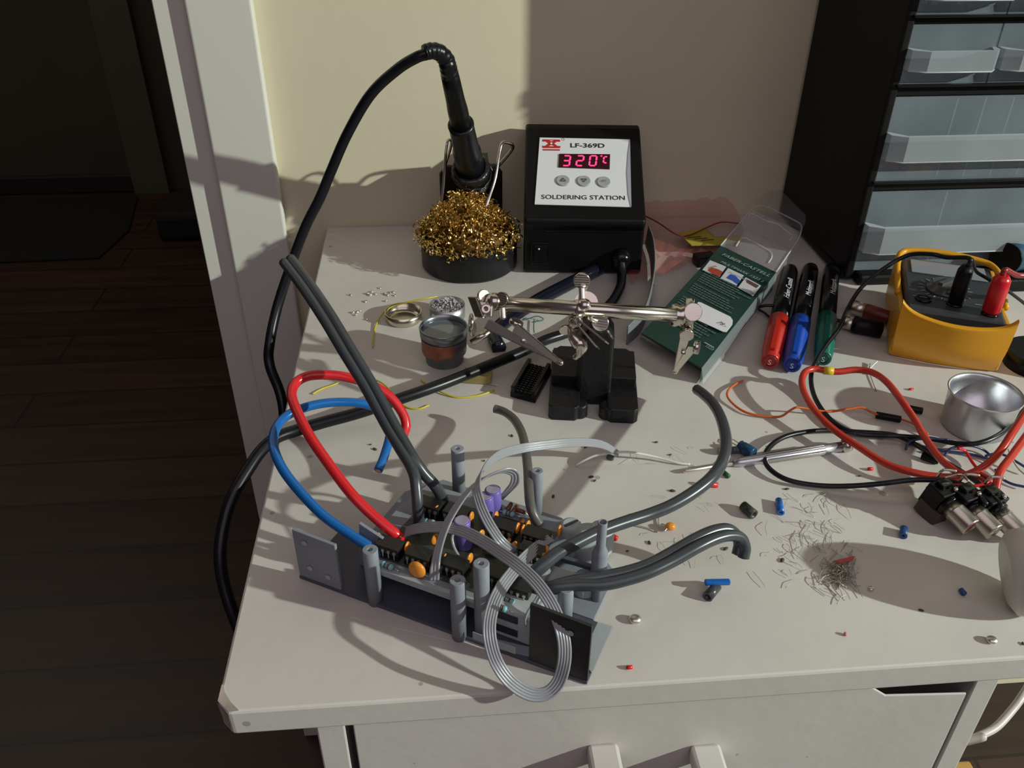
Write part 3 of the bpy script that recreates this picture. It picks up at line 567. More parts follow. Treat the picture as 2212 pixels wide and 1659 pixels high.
b = MB(); text(b, '79.-', zp(1556, 702, .0012), ex, ey, .0044, M_ink, shear=.25); obj('lettering', b, tg_o)

# ------------------------------------------------------------------ markers
def pen(cap_px, back_px, mcap, mend, lab, txt=None, r=.0078, kcap=.39):
    z = r+.0002; A, B = Z(*cap_px, z), Z(*back_px, z); d = nrm(B-A); L_ = np.linalg.norm(B-A)
    t = thing('marker_pen', A*V(1, 1, 0), lab, 'marker', 'permanent markers beside the pack')
    xs = nrm(np.cross(d, up3)); b = MB()
    b.lathe([(0, 0), (r*.80, 0), (r*.86, .002), (r*.98, .012), (r*1.06, L_*kcap*.6), (r*1.06, L_*kcap), (r*.95, L_*kcap), (0, L_*kcap)], A, d, mcap, 28)
    b.box(A+d*L_*kcap*.45+up3*r*1.06, (L_*kcap*.75, .0036, .0022), mcap, d, xs); cp = obj('cap', b, t)
    b = MB(); b.lathe([(r*.50, -.0008), (r*.66, -.0008), (r*.66, .0004), (r*.50, .0004)], A-d*.0003, d, mend, 24, True); text(b, 'S', A-d*.0013-up3*.002, xs, up3, .0045, M_white); obj('cap_ring', b, cp)
    b = MB(); b.lathe([(0, L_*kcap-.002), (r*.96, L_*kcap-.002), (r*.96, L_*.93), (r*.86, L_*.96), (0, L_*.96)], A, d, M_blackg, 28); bo = obj('barrel', b, t)
    b = MB(); b.lathe([(0, L_*.955), (r*.62, L_*.955), (r*.6, L_*.985), (r*.4, L_), (0, L_)], A, d, mcap, 24); obj('end_plug', b, t)
    if txt:
        b = MB(); tn = nrm(V(0, -.55, .83)); tn = nrm(tn-d*np.dot(tn, d)); 
        text(b, txt, A+d*L_*.66+tn*(r*.97)-nrm(np.cross(tn, d))*.0020, d, nrm(np.cross(tn, d)), .0050, M_white, lift=.0008, sx=1.05); obj('lettering', b, bo)
    return t
pen((1663, 781), (1708, 578), mat('red_cap', (.50, .025, .015), .3), mat('red_ring', (.25, .02, .02), .3), 'black marker with red cap nearest the green pack', 'Faber-Castell', .0082)
pen((1711, 789), (1752, 575), mat('blue_cap', (.012, .07, .42), .28), mat('blue_ring', (.01, .03, .2), .3), 'black marker with bright blue cap in the middle', 'Multimark', .0082)
pen((1778, 775), (1797, 575), mat('green_cap', (.01, .14, .095), .3), mat('green_ring', (.01, .07, .05), .3), 'black marker with dark green cap nearest the drawer cabinet', 'Multimark', .0078)
b = MB(); b.tube([Z(1612, 674, .003), Z(1632, 666, .006), Z(1655, 660, .010), Z(1690, 662, .010), Z(1700, 666, .006)], .0014, M_rubber, 8); b.tube([Z(1635, 667, .005), Z(1650, 675, .004), Z(1668, 690, .002)], .0010, M_rubber, 8)
one('black_wire', b, 'short forked black wire between the pack and the markers', 'wire')

# ------------------------------------------------------------------ drawer cabinet
ox, oy = .4960, -.170; OW = .28; OH = .62
cab = thing('parts_cabinet', (ox+.15, oy+.08, 0), 'black small-parts cabinet with frosted clear drawers', 'cabinet')
M_cab = mat('cabinet_black', (.005, .0048, .004), .5, spec=.2, bump=.1, bscale=200)
b = MB(); b.box((ox+.004, oy/2-.002, OH/2+.004), (.008, -oy-.006, OH), M_cab, Yx=nrm((-.035, .999, 0))); obj('side', b, cab, bevel=.002)
b = MB(); b.box((ox+OW/2, -.008, OH/2+.004), (OW, .008, OH), M_cab); obj('back', b, cab)
b = MB(); b.box((ox+OW-.004, oy/2, OH/2+.004), (.008, -oy, OH), M_cab); obj('side', b, cab)
yz = lambda py: Y(2050, py, oy)[2]
b = MB(); b.box((ox+OW/2, oy/2, OH), (OW, -oy, .008), M_cab); obj('top', b, cab)
b = MB(); z6 = yz(585)
b.box((ox+OW/2, oy/2+.004, .007), (OW, -oy, .007), M_cab); obj('bottom', b, cab, bevel=.001)
b = MB(); q = Z(1930, 608, .004); b.box((q[0]-.007, oy-.001, .006), (.055, .014, .011), M_cab); obj('foot', b, cab, bevel=.003)
bars = [(35, 53), (184, 209), (391, 412)]
allb = []
for y0, y1 in bars:
    z0, z1 = yz(y1), yz(y0); allb.append((z0, z1)); b = MB(); b.box((ox+OW/2, oy/2+.002, (z0+z1)/2), (OW-.012, -oy-.004, z1-z0), M_cab); b.box((ox+OW/2, oy-.001, z1+.0004), (OW-.014, .005, .0018), M_blackg); obj('shelf', b, cab, bevel=.0006)
def drawer(x0, x1, z0, z1, zl0, zl1, lab, dividers=(), fill=()):
    t = obj('drawer', (lambda b: (b.box(((x0+x1)/2, oy+.0035, (z0+z1)/2), (x1-x0, .0012, z1-z0), M_drawer),
        b.box(((x0+x1)/2, oy+.075, z0+.002), (x1-x0, .14, .0015), M_drawer), b.box((x0+.001, oy+.075, (z0+z1)/2-.003), (.0013, .14, (z1-z0)*.85), M_drawer), b.box((x1-.001, oy+.075, (z0+z1)/2-.003), (.0013, .14, (z1-z0)*.85), M_drawer), b)[-1])(MB()), cab, label=lab)
    b = MB(); c = .0135; yo = oy-.0125; xa_, xb_ = x0+.0008, x1-.0008
    P1 = [(xa_, oy+.003), (xa_+.001, oy-.006), (xa_+c, yo), (xb_-c*.5, yo), (xb_-.001, oy-.006), (xb_, oy+.003)]
    vs = [(x, y, z) for z in (zl0, zl1) for x, y in P1]; k = len(P1)
    b.add(vs, [(i, i+1, k+i+1, k+i) for i in range(k-1)]+[list(range(k))[::-1]], M_drawer2)
    b.add([(x, y, zl1) for x, y in P1]+[(xa_+.003, oy+.003, zl1), (xa_+c+.001, yo+.004, zl1), (xb_-c*.5-.001, yo+.004, zl1), (xb_-.003, oy+.003, zl1)], [(0, 1, 6), (1, 2, 7, 6), (2, 3, 8, 7), (3, 4, 9, 8), (4, 5, 9)], M_lipt)
    b.tube([(x, y, zl0) for x, y in P1[1:5]], .0006, M_lipt, 5, 1); obj('drawer_lip', b, t)
    for dx in dividers:
        b = MB(); b.box((x0+dx, oy+.0045+.0, (z0+z1)/2), (.0016, .0012, z1-z0-.004), M_drawer2); b.box((x0+dx, oy+.07, (z0+z1)/2-.004), (.0012, .12, (z1-z0)*.7), M_drawer); obj('divider', b, t)
    for fx, fw, fz, fh, m_ in fill:
        b = MB(); random.seed(int(fx*1e4)); 
        for _ in range(9): b.box((x0+fx+random.uniform(0, fw), oy+.012+random.uniform(0, .03), z0+fz+random.uniform(0, fh)), (random.uniform(.004, .02), .006, random.uniform(.002, .006)), m_, (1, random.uniform(-.4, .4), random.uniform(-.2, .2)))
        obj('contents', b, t, kind='stuff')
    return t
xin = ox+.009; xs_ = Y(2153, 120, oy)[0]
mR = mat('red_parts', (.75, .05, .05), .4); mG = mat('grey_parts', (.25, .25, .27), .4); mC = mat('copper_parts', (.7, .3, .06), .3, .4); mP = mat('pink_parts', (.4, .2, .25), .4); mB = mat('blue_parts', (.08, .15, .25), .4)
z_ = lambda py: yz(py)
drawer(xin, xs_-.0006, z_(33), z_(-60), z_(-5), z_(-32), 'drawer of the top row in view', (), ((.02, .05, .004, .004, mG),))
drawer(xs_+.0006, xs_+.09, z_(33), z_(-60), z_(-5), z_(-32), 'right drawer of the top row in view')
drawer(xin, xs_-.0006, z_(183), z_(54), z_(148), z_(104), 'small frosted drawer near the left side', (), ((.03, .03, .003, .004, mB),))
drawer(xs_+.0006, xs_+.09, z_(183), z_(54), z_(148), z_(104), 'small frosted drawer cut by the frame', (.04,))
drawer(xin, ox+OW-.01, z_(390), z_(210), z_(339), z_(285), 'wide frosted drawer with red parts', (.058, .083, .108, .133), ((.01, .05, .004, .006, mR), (.02, .04, .004, .01, mR), (.08, .02, .003, .004, mG)))
drawer(xin, ox+OW-.01, z_(580), z_(413), z_(533), z_(478), 'wide frosted drawer at the bottom', (.073,), ((.02, .04, .015, .008, mP), (.078, .006, .024, .001, mC), (.09, .04, .01, .01, mB), (.02, .1, .003, .004, mG)))
#PART4
# ------------------------------------------------------------------ connectors left of the meter
t = thing('phono_plug', Z(1870, 690), 'red phono plug with silver collar lying left of the yellow meter', 'plug')
a_, b_ = Z(1840, 662, .008), Z(1905, 682, .008); d = nrm(b_-a_)
b = MB(); b.pipe(a_+d*.012, a_, .0062, .005, M_nickel); obj('collar', b, t); b = MB(); b.lathe([(0, 0), (.0062, 0), (.0066, .004), (.006, .02), (.003, .026), (0, .026)], a_+d*.012, d, mat('dark_red', (.16, .02, .02), .4)); obj('grip', b, t)
a_, b_ = Z(1842, 700, .0075), Z(1918, 716, .0075); d = nrm(b_-a_)
t = thing('phono_plug', a_*V(1, 1, 0), 'black phono plug below the red one beside the meter', 'plug')
b = MB(); b.pipe(a_+d*.002, a_-d*.008, .0055, .0045, M_nickel); obj('collar', b, t); b = MB(); b.lathe([(0, 0), (.0072, 0), (.0075, .004), (.0068, .024), (0, .025)], a_, d, M_black); obj('grip', b, t)
b = MB(); b.tube([Z(1800, 690, .003), Z(1820, 694, .003), Z(1838, 698, .006)], .0016, M_rubber, 8); one('black_wire', b, 'black wire stub between green marker and plugs', 'wire')

# ------------------------------------------------------------------ multimeter
mo = V(.4775, -.3085, 0); e1 = nrm((.918, -.396, 0)); g1 = nrm((.396, .918, 0)); MW, ML, MH = .0830, .118, .0500
def mp_(a, c, z): return mo+e1*a+g1*c+up3*z
mm = thing('multimeter', mp_(MW/2, ML/2, 0), 'multimeter in a yellow rubber holster beside the drawer cabinet', 'multimeter')
b = MB(); nS = 28
# holster nose: wide bowed end wall with raised corners
vs = []; fs = []
def nose(u, v):   # u 0..1 across, v 0..1 up
    bow = .0065*math.sin(math.pi*u); horn = .0065*(abs(2*u-1)**7); dip = .004*math.sin(math.pi*u)
    zt = MH-dip+horn-.002-.003*u; inb = (.0085*(1-math.sin(math.pi*min(v*1.0, .5)))) ; return mp_(-.0005+MW*(.5+(u-.5)*(1.0-.08*(1-v)**2)), -bow*(.5+.5*v)+inb*1.2, .001+(zt-.001)*v)
R_ = 12
for j in range(R_+1):
    for i in range(nS+1): vs.append(nose(i/nS, j/R_))
k = nS+1
for i in range(nS+1): p = nose(i/nS, 1); vs.append(p+g1*.0045+up3*.0008)
for i in range(nS+1): p = nose(i/nS, 1); vs.append(p+g1*.0065-up3*.011)
fs = [(j*k+i, j*k+i+1, (j+1)*k+i+1, (j+1)*k+i) for j in range(R_+2) for i in range(nS)]
b.add(vs, fs, M_yel, True)
for s_ in (0, 1):
    a = .0 if s_ == 0 else MW; sg = 1 if s_ == 0 else -1
    b.prism([mp_(a+sg*.0005, .009, .002), mp_(a+sg*.0005, .004, .020), mp_(a+sg*.0002, .003, MH+(.000 if s_ == 0 else -.003)), mp_(a+sg*.0005, .018, .040), mp_(a+sg*.001, ML*.6, .036), mp_(a+sg*.001, ML, .040), mp_(a+sg*.001, ML, .003)], e1*sg*.0045, M_yel)
b.box(mp_(MW/2, ML*.5+.004, .003), (MW-.004, ML-.012, .005), M_yel, e1, g1); b.box(mp_(MW/2, ML-.002, .020), (MW-.003, .004, .036), M_yel, e1, g1)
obj('holster', b, mm, bevel=.0012)
b = MB(); b.box(mp_(MW/2, ML/2+.003, .0207), (MW-.0115, ML-.016, .0465), mat('meter_body', (.04, .043, .05), .35), e1, g1); obj('meter_body', b, mm, bevel=.002)
FZt = .0440
b = MB(); b.box(mp_(MW/2, ML*.80, FZt+.0006), (MW*.72, ML*.22, .0012), mat('meter_screen', (.26, .27, .30), .15), e1, g1); obj('screen', b, mm, bevel=.0005)
b = MB(); c_ = mp_(MW*.44, ML*.47, FZt); b.lathe([(0, 0), (.0150, 0), (.0145, .002), (.0115, .003), (.0110, .0065), (0, .007)], c_, up3, mat('dial_grey', (.09, .09, .09), .25), 32); b.box(c_+V(0, 0, .0075), (.019, .004, .003), mat('dial_grey', (.09, .09, .09), .25), nrm((1, .5, 0)), nrm((-.5, 1, 0))); obj('dial', b, mm)
b = MB(); M_mk = mat('meter_print', (.3, .31, .33), .5)
for i in range(20):
    a = i/20*6.283; d = V(math.cos(a), math.sin(a), 0); b.box(c_+d*.019+up3*.0004, (.0035, .0008, .0003), M_mk, d, np.cross(up3, d))
for i in range(3): b.box(mp_(MW*(.2+.28*i), ML*.30, FZt+.0004), (.012, .0009, .0003), M_mk, e1, g1)
obj('dial_marks', b, mm)
jk = [PL(1995, 647, V(0, 0, FZt), up3), PL(2062, 657, V(0, 0, FZt), up3), PL(2138, 678, V(0, 0, FZt), up3)]
for c in jk:
    b = MB(); b.lathe([(.0048, 0), (.0066, 0), (.0062, .0016), (.0048, .0016)], c, up3, M_blackg, 22, True); b.lathe([(0, .0001), (.0048, .0001), (.0048, .0004), (0, .0004)], c, up3, mat('hole_black', (.002, .002, .002), .9), 18); obj('socket', b, mm)
b = MB(); hoop = [mp_(.001, .05, .038), mp_(.001, ML*.80, .0445), mp_(.004, ML*.94, .0485), mp_(.016, ML*.985, .0500), mp_(MW*.5, ML*1.0, .0500), mp_(MW-.016, ML*.985, .0480), mp_(MW-.005, ML*.94, .0465), mp_(MW, ML*.80, .0435), mp_(MW, .05, .038)]
b.tube(hoop, .0026, M_yel, 12, 10); obj('holster_rim', b, mm)
def plug(px, py, tx, ty, m, r, lab):
    B = PL(px, py, V(0, 0, FZt), up3); T_ = up(tx, ty, B)
    T_ = B+up3*.033; t = thing('probe_plug', B, lab, 'plug'); b = MB()
    b.lathe([(0, .001), (r*.78, .001), (r, .004), (r*1.04, .022), (r*.98, .030), (r*.6, .034), (0, .034)], B, up3, m, 24); obj('grip', b, t); return B+up3*.034
tb = plug(2062, 657, 0, 0, M_black, .0058, 'black probe plug standing in the meter')
tr = plug(2138, 678, 0, 0, mat('red_plug', (.55, .008, .015), .3), .0068, 'red probe plug standing in the meter')
# leads
def lead(pts, r, m, name, lab, cat='cable', n=8, sub=8, group=None):
    P = [p if isinstance(p, np.ndarray) else Z(*p) for p in pts]
    b = MB(); b.tube(P, r, m, n, sub); return one(name, b, lab, cat, group)
lead([tb-up3*.003, tb+up3*.006, (2045, 556, .073), (2010, 549, .072), (1960, 552, .066), (1905, 583, .055), (1860, 622, .040), (1832, 665, .028), (1812, 710, .020), (1785, 745, .019), (1762, 782, .019), (1752, 812, .012), (1757, 850, .006), (1778, 888, .004), (1812, 920, .004), (1860, 938, .004), (1940, 942, .005), (2010, 948, .006), (2060, 957, .008), (2110, 958, .012), (2160, 938, .014), (2195, 905, .014), (2235, 860, .012)], .0018, M_rubber, 'test_lead', 'black test lead arching from the meter and running round the metal cup')
lead([tr-up3*.003, tr+up3*.004, (2195, 594, .074), (2225, 600, .070), (2260, 640, .05)], .0022, mat('dark_red_lead', (.25, .012, .02), .3), 'test_lead', 'dark red test lead leaving the red plug to the right')
lead([(2100, 560, .065), (2108, 585, .066), (2130, 600, .066), (2165, 620, .06), (2212, 655, .04), (2250, 690, .02)], .0014, M_rubber, 'thin_black_wire', 'thin black wire crossing over the meter screen', 'wire')
lead([(2130, 1090, .022), (2110, 1066, .022), (2075, 1046, .020), (2030, 1038, .017), (1970, 1037, .014), (1900, 1045, .011), (1830, 1050, .007), (1760, 1048, .004), (1700, 1036, .004), (1662, 1012, .0045), (1652, 985, .005), (1668, 960, .005), (1700, 942, .005), (1750, 932, .004), (1800, 930, .0025), (1850, 933, .0025), (1920, 938, .003), (1955, 948, .004), (2000, 974, .006), (2050, 1003, .011), (2100, 1034, .018), (2140, 1068, .022), (2165, 1095, .020)], .0018, M_rubber, 'black_cable', 'thin black cable looping round the screwdriver to the sockets')
rp = [(2140, 1052, .020), (2120, 1032, .019), (2085, 1026, .017), (2060, 1015, .016), (2030, 990, .014), (1998, 945, .015), (1975, 905, .019), (1945, 862, .024), (1915, 825, .026), (1885, 805, .024), (1850, 799, .022), (1810, 803, .020), (1785, 801, .020), (1760, 797, .020), (1740, 803, .020), (1732, 825, .018), (1740, 855, .016), (1765, 893, .013), (1800, 927, .011), (1850, 962, .010), (1910, 1000, .010), (1970, 1020, .011), (2030, 1030, .012), (2080, 1028, .014), (2125, 1008, .020), (2160, 975, .026), (2190, 930, .032), (2230, 870, .036)]
lead(rp, .0025, M_redc, 'red_cable', 'thick orange-red cable making a wide loop in front of the meter', n=10)
lead([(2150, 1060, .020), (2160, 1020, .026), (2185, 985, .028), (2225, 930, .03)], .0025, M_redc, 'red_cable', 'second orange-red cable beside the sockets at the frame edge', n=10)
b = MB(); b.cyl(Z(1779, 800, .0203), Z(1800, 802, .0203), .0031, mat('yellow_tape', (.62, .45, .02), .4)); one('yellow_tape', b, 'yellow tape ring round the orange-red cable', 'tape')
lead([(1605, 823, .0015), (1590, 829, .002), (1574, 842, .003), (1572, 858, .003), (1590, 878, .002), (1615, 892, .002), (1650, 899, .002), (1685, 900, .003), (1705, 888, .006), (1722, 880, .008), (1750, 884, .006), (1790, 889, .005), (1830, 884, .006), (1860, 880, .007), (1880, 889, .005), (1897, 896, .004)], .0009, M_orw, 'orange_wire', 'thin orange wire winding to a black sleeve', 'wire', 6)
lead([(1944, 905, .003), (1965, 912, .003), (1985, 922, .004), (2005, 938, .003)], .0008, M_orw, 'orange_wire', 'thin orange wire between black sleeve and the cup', 'wire', 6)
for a_, b_, lb in (((1892, 896), (1946, 906), 'black sleeve joined to the thin orange wire'), ((1957, 881), (1993, 888), 'black sleeve behind the orange-red cable'), ((1990, 984), (2028, 996), 'grey-black sleeve under the orange-red loop')):
    b = MB(); b.cyl(Z(*a_, .0028), Z(*b_, .0028), .0026, M_black, n=14); one('heat_shrink_sleeve', b, lb, 'sleeve', 'black sleeves on the desk', bevel=.0004)
M_bw = mat('dark_blue_wire', (.03, .04, .14), .35); random.seed(12)
for i, (pts, lb) in enumerate([([(1956, 972, .002), (1965, 955, .006), (2000, 947, .008), (2050, 950, .008)], 'dark blue wire left of the cup foot'), ([(2040, 985, .002), (2055, 968, .006), (2095, 963, .007), (2125, 972, .003), (2145, 990, .002)], 'dark blue wire arching in front of the cup'), ([(2150, 1014, .003), (2162, 1032, .002), (2185, 1045, .002), (2215, 1052, .003)], 'dark blue wire near the right frame edge'), ([(2128, 985, .003), (2160, 980, .006), (2200, 1000, .006), (2230, 1020, .004)], 'dark blue wire under the orange-red cables'), ([(1960, 958, .001), (2030, 972, .002), (2090, 980, .002), (2140, 992, .002)], 'dark blue wire lying flat below the cup')]):
    lead(pts, .0009, M_bw, 'blue_wire', lb, 'wire', 6, group='dark blue wires below the cup')
lead([(2070, 968, .010), (2085, 975, .006), (2100, 998, .004), (2115, 1018, .006)], .0012, M_redw, 'red_wire', 'thin red wire hanging between cup and sockets', 'wire', 6)
lead([(2062, 1047, .020), (2100, 1050, .022), (2128, 1044, .024), (2138, 1034, .024), (2118, 1022, .022)], .0010, M_redw, 'red_wire', 'thin red wire bent over the sockets', 'wire', 6)
lead([(2178, 970, .012), (2186, 990, .008), (2200, 1012, .006), (2220, 1030, .006)], .0006, mat('pale_wire', (.5, .5, .42), .4), 'pale_wire', 'thin pale wire at the right frame edge', 'wire', 6)
lead([(1880, 785, .001), (1878, 800, .001), (1882, 815, .001), (1893, 845, .0008)], .0004, mat('hair_wire', (.35, .32, .25), .4), 'hair_wire', 'very thin wire under the meter', 'wire', 5)
lead([(1895, 780, .004), (1880, 795, .002), (1873, 808, .001)], .0006, M_white, 'white_wire', 'short white wire left of the meter', 'wire', 5)

# ------------------------------------------------------------------ cup
cb_ = V(.5001, -.4003, 0); b = MB()
b.lathe([(0, 0), (.0205, 0), (.0222, .0015), (.0238, .027), (.0249, .0295), (.0252, .0305), (.0247, .0312), (.0236, .0298), (.0228, .026), (.0212, .003), (0, .0025)], cb_, up3, M_alu, 56); b.ball(cb_+V(.006, .004, .003), .0012, M_nickel)
one('metal_cup', b, 'small empty aluminium cup in front of the yellow meter', 'cup')
# round cell behind the meter
a_, b_ = Y(2172, 566, -.185), Y(2260, 560, -.20); b = MB(); t = thing('battery', V(a_[0]+.02, a_[1], 0), 'blue cylinder with black end cap right of the meter', 'battery'); d = nrm((1, .12, .0)); a_[2] = .028
b.lathe([(0, 0), (.012, 0), (.0145, .002), (.0145, .004), (0, .004)], a_, nrm(-d+V(0, -.5, .2)), M_black, 28); obj('end_cap', b, t); b = MB(); b.lathe([(0, 0), (.0142, 0), (.0142, .05), (0, .05)], a_, nrm(d+V(0, .35, -.1)), mat('blue_sleeve2', (.05, .16, .24), .3), 28); obj('sleeve', b, t)
b = MB(); b.box(a_*V(1, 1, 0)+V(.025, .005, .0065), (.06, .04, .013), M_black); one('black_box', b, 'black box under the blue cylinder at the frame edge', 'box', bevel=.002)
b = MB(); b.lathe([(.010, 0), (.024, 0), (.024, .014), (.010, .014)], Z(2235, 790), up3, M_black, 36, True); one('tape_roll', b, 'roll of black tape at the right frame edge beside the meter', 'tape')

# ------------------------------------------------------------------ phono socket block
jb = Z(2090, 1130); t = thing('socket_block', jb, 'block of black phono sockets with silver barrels at the right edge', 'connector')
jd = nrm((.38, -.86, -.22)); js = nrm((.93, .32, .0)); ju = np.cross(js, -jd)*-1; ju = ju if ju[2] > 0 else -ju
M_barrel = mat('barrel_nickel', (.42, .38, .33), .28, .9)
cores = [mat('core_red', (.35, .02, .02), .4), mat('core_white', (.42, .38, .25), .5), mat('core_yellow', (.5, .42, .05), .4)]
fr = [Z(2099, 1140, .0105), Z(2150, 1150, .0095), Z(2205, 1156, .0085)]
for i, F in enumerate(fr):
    base = F-jd*.020
    b = MB(); b.box(base-jd*.0062+ju*.0005, (.0150, .0125, .0170), M_black, js, jd, ju); b.box(base-jd*.008+ju*.0095, (.008, .006, .004), M_blackg, js, jd, ju); b.lathe([(0, 0), (.0078, 0), (.0078, .003), (0, .003)], base, jd, M_blackg, 22); so = obj('socket', b, t, bevel=.0008)
    b = MB(); b.lathe([(.0045, .002), (.0064, .002), (.0064, .006), (.0068, .0065), (.0068, .0075), (.0064, .008), (.0064, .019), (.0060, .020), (.0048, .020)], base, jd, M_barrel, 26, True); obj('barrel', b, so)
    b = MB(); b.lathe([(.0016, .004), (.0048, .004), (.0048, .0192), (.0016, .0192)], base, jd, cores[i], 22, True); obj('insert', b, so)
    b = MB(); b.tube([base-jd*.014+ju*.010, base-jd*.014+ju*.016+js*.002, base-jd*.010+ju*.017+js*.008], .0009, M_chrome, 6); b.ball(base-jd*.002+ju*.0105+js*.003, .0016, M_chrome); obj('solder_tag', b, so)
b = MB(); b.tube([fr[0]-jd*.03+ju*.014, fr[0]-jd*.028+ju*.0155+js*.010, fr[1]-jd*.03+ju*.015], .0007, M_chrome, 6); obj('bridge_wire', b, t)
b = MB(); pcv = [Z(1992, 1100, .004), Z(2000, 1052, .018), Z(2012, 1043, .021), Z(2028, 1045, .021), Z(2030, 1075, .014), Z(2008, 1112, .003)]
b.prism(pcv, V(.0018, -.0008, -.0004), mat('grey_end_plate', (.24, .21, .19), .5, var=.3, vscale=90)); obj('end_plate', b, t)
b = MB(); b.box(Z(2034, 1062, .016), (.008, .005, .012), mat('cream_part', (.45, .43, .28), .5), js, jd, ju); b.box(Z(2015, 1100, .006), (.012, .016, .012), mat('brown_part', (.06, .035, .03), .5), js, jd, ju); obj('terminal', b, t, bevel=.001)
# white reel
rc_ = Z(2232, 1236, .0245); b = MB(); ra = nrm((.90, -.30, .25)); b.lathe([(0, -.014), (.018, -.0135), (.0232, -.010), (.0242, -.004), (.0242, .004), (.0232, .010), (.018, .0135), (0, .014)], rc_, ra, mat('white_reel', (.60, .56, .52), .45), 48)
one('white_reel', b, 'rounded white plastic reel standing at the right frame edge', 'reel')

# ------------------------------------------------------------------ screwdriver
sa, sb_ = Z(1475, 1018, .0026), Z(1832, 962, .0046); d = nrm(sb_-sa); SL = np.linalg.norm(sb_-sa)
t = thing('screwdriver', (sa+sb_)/2*V(1, 1, 0), 'small silver precision screwdriver lying inside the black cable loop', 'screwdriver'); fr_ = lambda px: np.dot(Z(px, 1018-(px-1475)*.157, .003)-sa, d)
l1, l2, l3, l4 = fr_(1592), fr_(1650), fr_(1775), fr_(1818)
b = MB(); b.lathe([(0, 0), (.0012, .0005), (.0015, .004), (.0015, l1), (0, l1)], sa, d, M_nickel, 14); obj('blade', b, t)
b = MB(); M_sil = mat('screwdriver_silver', (.58, .57, .64), .3, .9); b.lathe([(0, l1-.003), (.0022, l1-.003), (.0034, l1+.003), (.0036, l2), (.0038, l3), (.0034, l3+.001), (.0034, l4-.002), (0, l4-.002)], sa, d, M_sil, 28)
u_, w_ = b.frame_(d)
for i in range(16):
    a = i/16*6.283; c = sa+d*(l2+l3)/2+(u_*math.cos(a)+w_*math.sin(a))*.0038; b.box(c, (l3-l2, .0006, .0006), M_chrome, d, (u_*math.cos(a)+w_*math.sin(a)))
obj('handle', b, t); b = MB(); b.lathe([(0, 0), (.0022, 0), (.0022, .001), (.0046, .002), (.0048, .005), (.0042, .007), (0, .0075)], sa+d*(l4-.002), d, M_chrome, 22); obj('swivel_cap', b, t)

# ------------------------------------------------------------------ loose bits on the desk
def bit(name, a_, b_, r, m, lab, cat, ri=0, **k):
    A, B = Z(*a_, r), Z(*b_, r); mb = MB()
    if ri: mb.lathe([(ri, 0), (r, 0), (r, np.linalg.norm(B-A)), (ri, np.linalg.norm(B-A))], A, B-A, m, 16, True)
    else: mb.lathe([(0, 0), (r, .0003), (r, np.linalg.norm(B-A)-.0003), (0, np.linalg.norm(B-A))], A, B-A, m, 16)
    return one(name, mb, lab, cat, **k)
t = thing('blue_capacitor', Z(1610, 975), 'blue cylindrical capacitor lying behind the screwdriver', 'capacitor'); A, B = Z(1597, 962, .0044), Z(1628, 980, .0044); d = nrm(B-A); L_ = np.linalg.norm(B-A)
b = MB(); b.lathe([(0, 0), (.0036, 0), (.0042, .0008), (.0036, .0022), (.0042, .003), (.0042, L_-.0005), (.0038, L_), (0, L_)], A, d, M_blued, 22); obj('can', b, t)
for s_ in (-1, 1): b = MB(); b.tube([A+V(0, 0, 0)+np.cross(d, up3)*s_*.0014, A-d*.006+np.cross(d, up3)*s_*.002, A-d*.012+np.cross(d, up3)*s_*.003-up3*.002], .00035, M_nickel, 5); obj('lead', b, t)
t = thing('pale_capacitor', Z(1565, 975), 'small pale component behind the upright grey cable', 'component'); b = MB(); A, B = Z(1552, 974, .0028), Z(1590, 972, .0028); b.lathe([(0, 0), (.0026, 0), (.0026, .008), (0, .008)], A, B-A, mat('pale_olive', (.3, .3, .2), .5), 16); b.lathe([(0, .008), (.0026, .008), (.0026, .018), (0, .018)], A, B-A, M_paintd, 16); obj('body', b, t)
bit('wire_sleeve', (1682, 1080), (1687, 1108), .0022, M_blue, 'bright blue piece of sleeve standing out right of the black one', 'sleeve', .0012)
bit('rubber_piece', (1605, 1092), (1629, 1112), .0032, mat('black_green_rubber', (.025, .03, .022), .4), 'short fat black sleeve in the middle of the desk', 'sleeve', .002)
A, B = Z(1522, 1258, .0065), Z(1577, 1257, .0060); b = MB(); b.box((A+B)/2, (np.linalg.norm(B-A), .0032, .003), M_blue, B-A, (0, 1, 0)); one('wire_sleeve', b, 'bright blue sleeve lying across a grey one', 'sleeve', bevel=.0008)
bit('grey_sleeve', (1528, 1290), (1548, 1266), .0030, M_grey, 'dark grey sleeve under the blue one', 'sleeve', .002)
bit('red_sleeve', (1514, 1044), (1551, 1048), .0018, mat('red_bit', (.6, .02, .02), .35), 'red sleeve offcut under the upright grey cable', 'sleeve', .001)
bit('green_sleeve', (1561, 1018), (1575, 1030), .0016, mat('green_bit', (.01, .09, .02), .4), 'tiny dark green offcut near the screwdriver tip', 'offcut')
bit('blue_sleeve', (1951, 1158), (1953, 1141), .0024, mat('blue_bit', (.02, .07, .22), .4), 'small blue sleeve in the shadow of the white reel', 'sleeve', .001)
bit('blue_chip', (2075, 1273), (2084, 1284), .0016, mat('blue_bit', (.02, .07, .22), .4), 'small blue flake right of the wire clippings', 'offcut')
bit('red_chip', (1352, 1442), (1367, 1441), .0011, M_redw, 'small red offcut near the front edge', 'offcut')
bit('red_chip', (1874, 1013), (1886, 1013), .0012, M_redw, 'tiny red offcut below the black cable loop', 'offcut')
bit('red_chip', (1322, 1158), (1334, 1164), .0017, M_redw, 'red bead by the right post of the circuit board', 'offcut')
bit('red_chip', (1822, 1368), (1830, 1371), .0010, mat('pale_red', (.6, .2, .15), .5), 'pale red flake in the empty part of the desk', 'offcut')
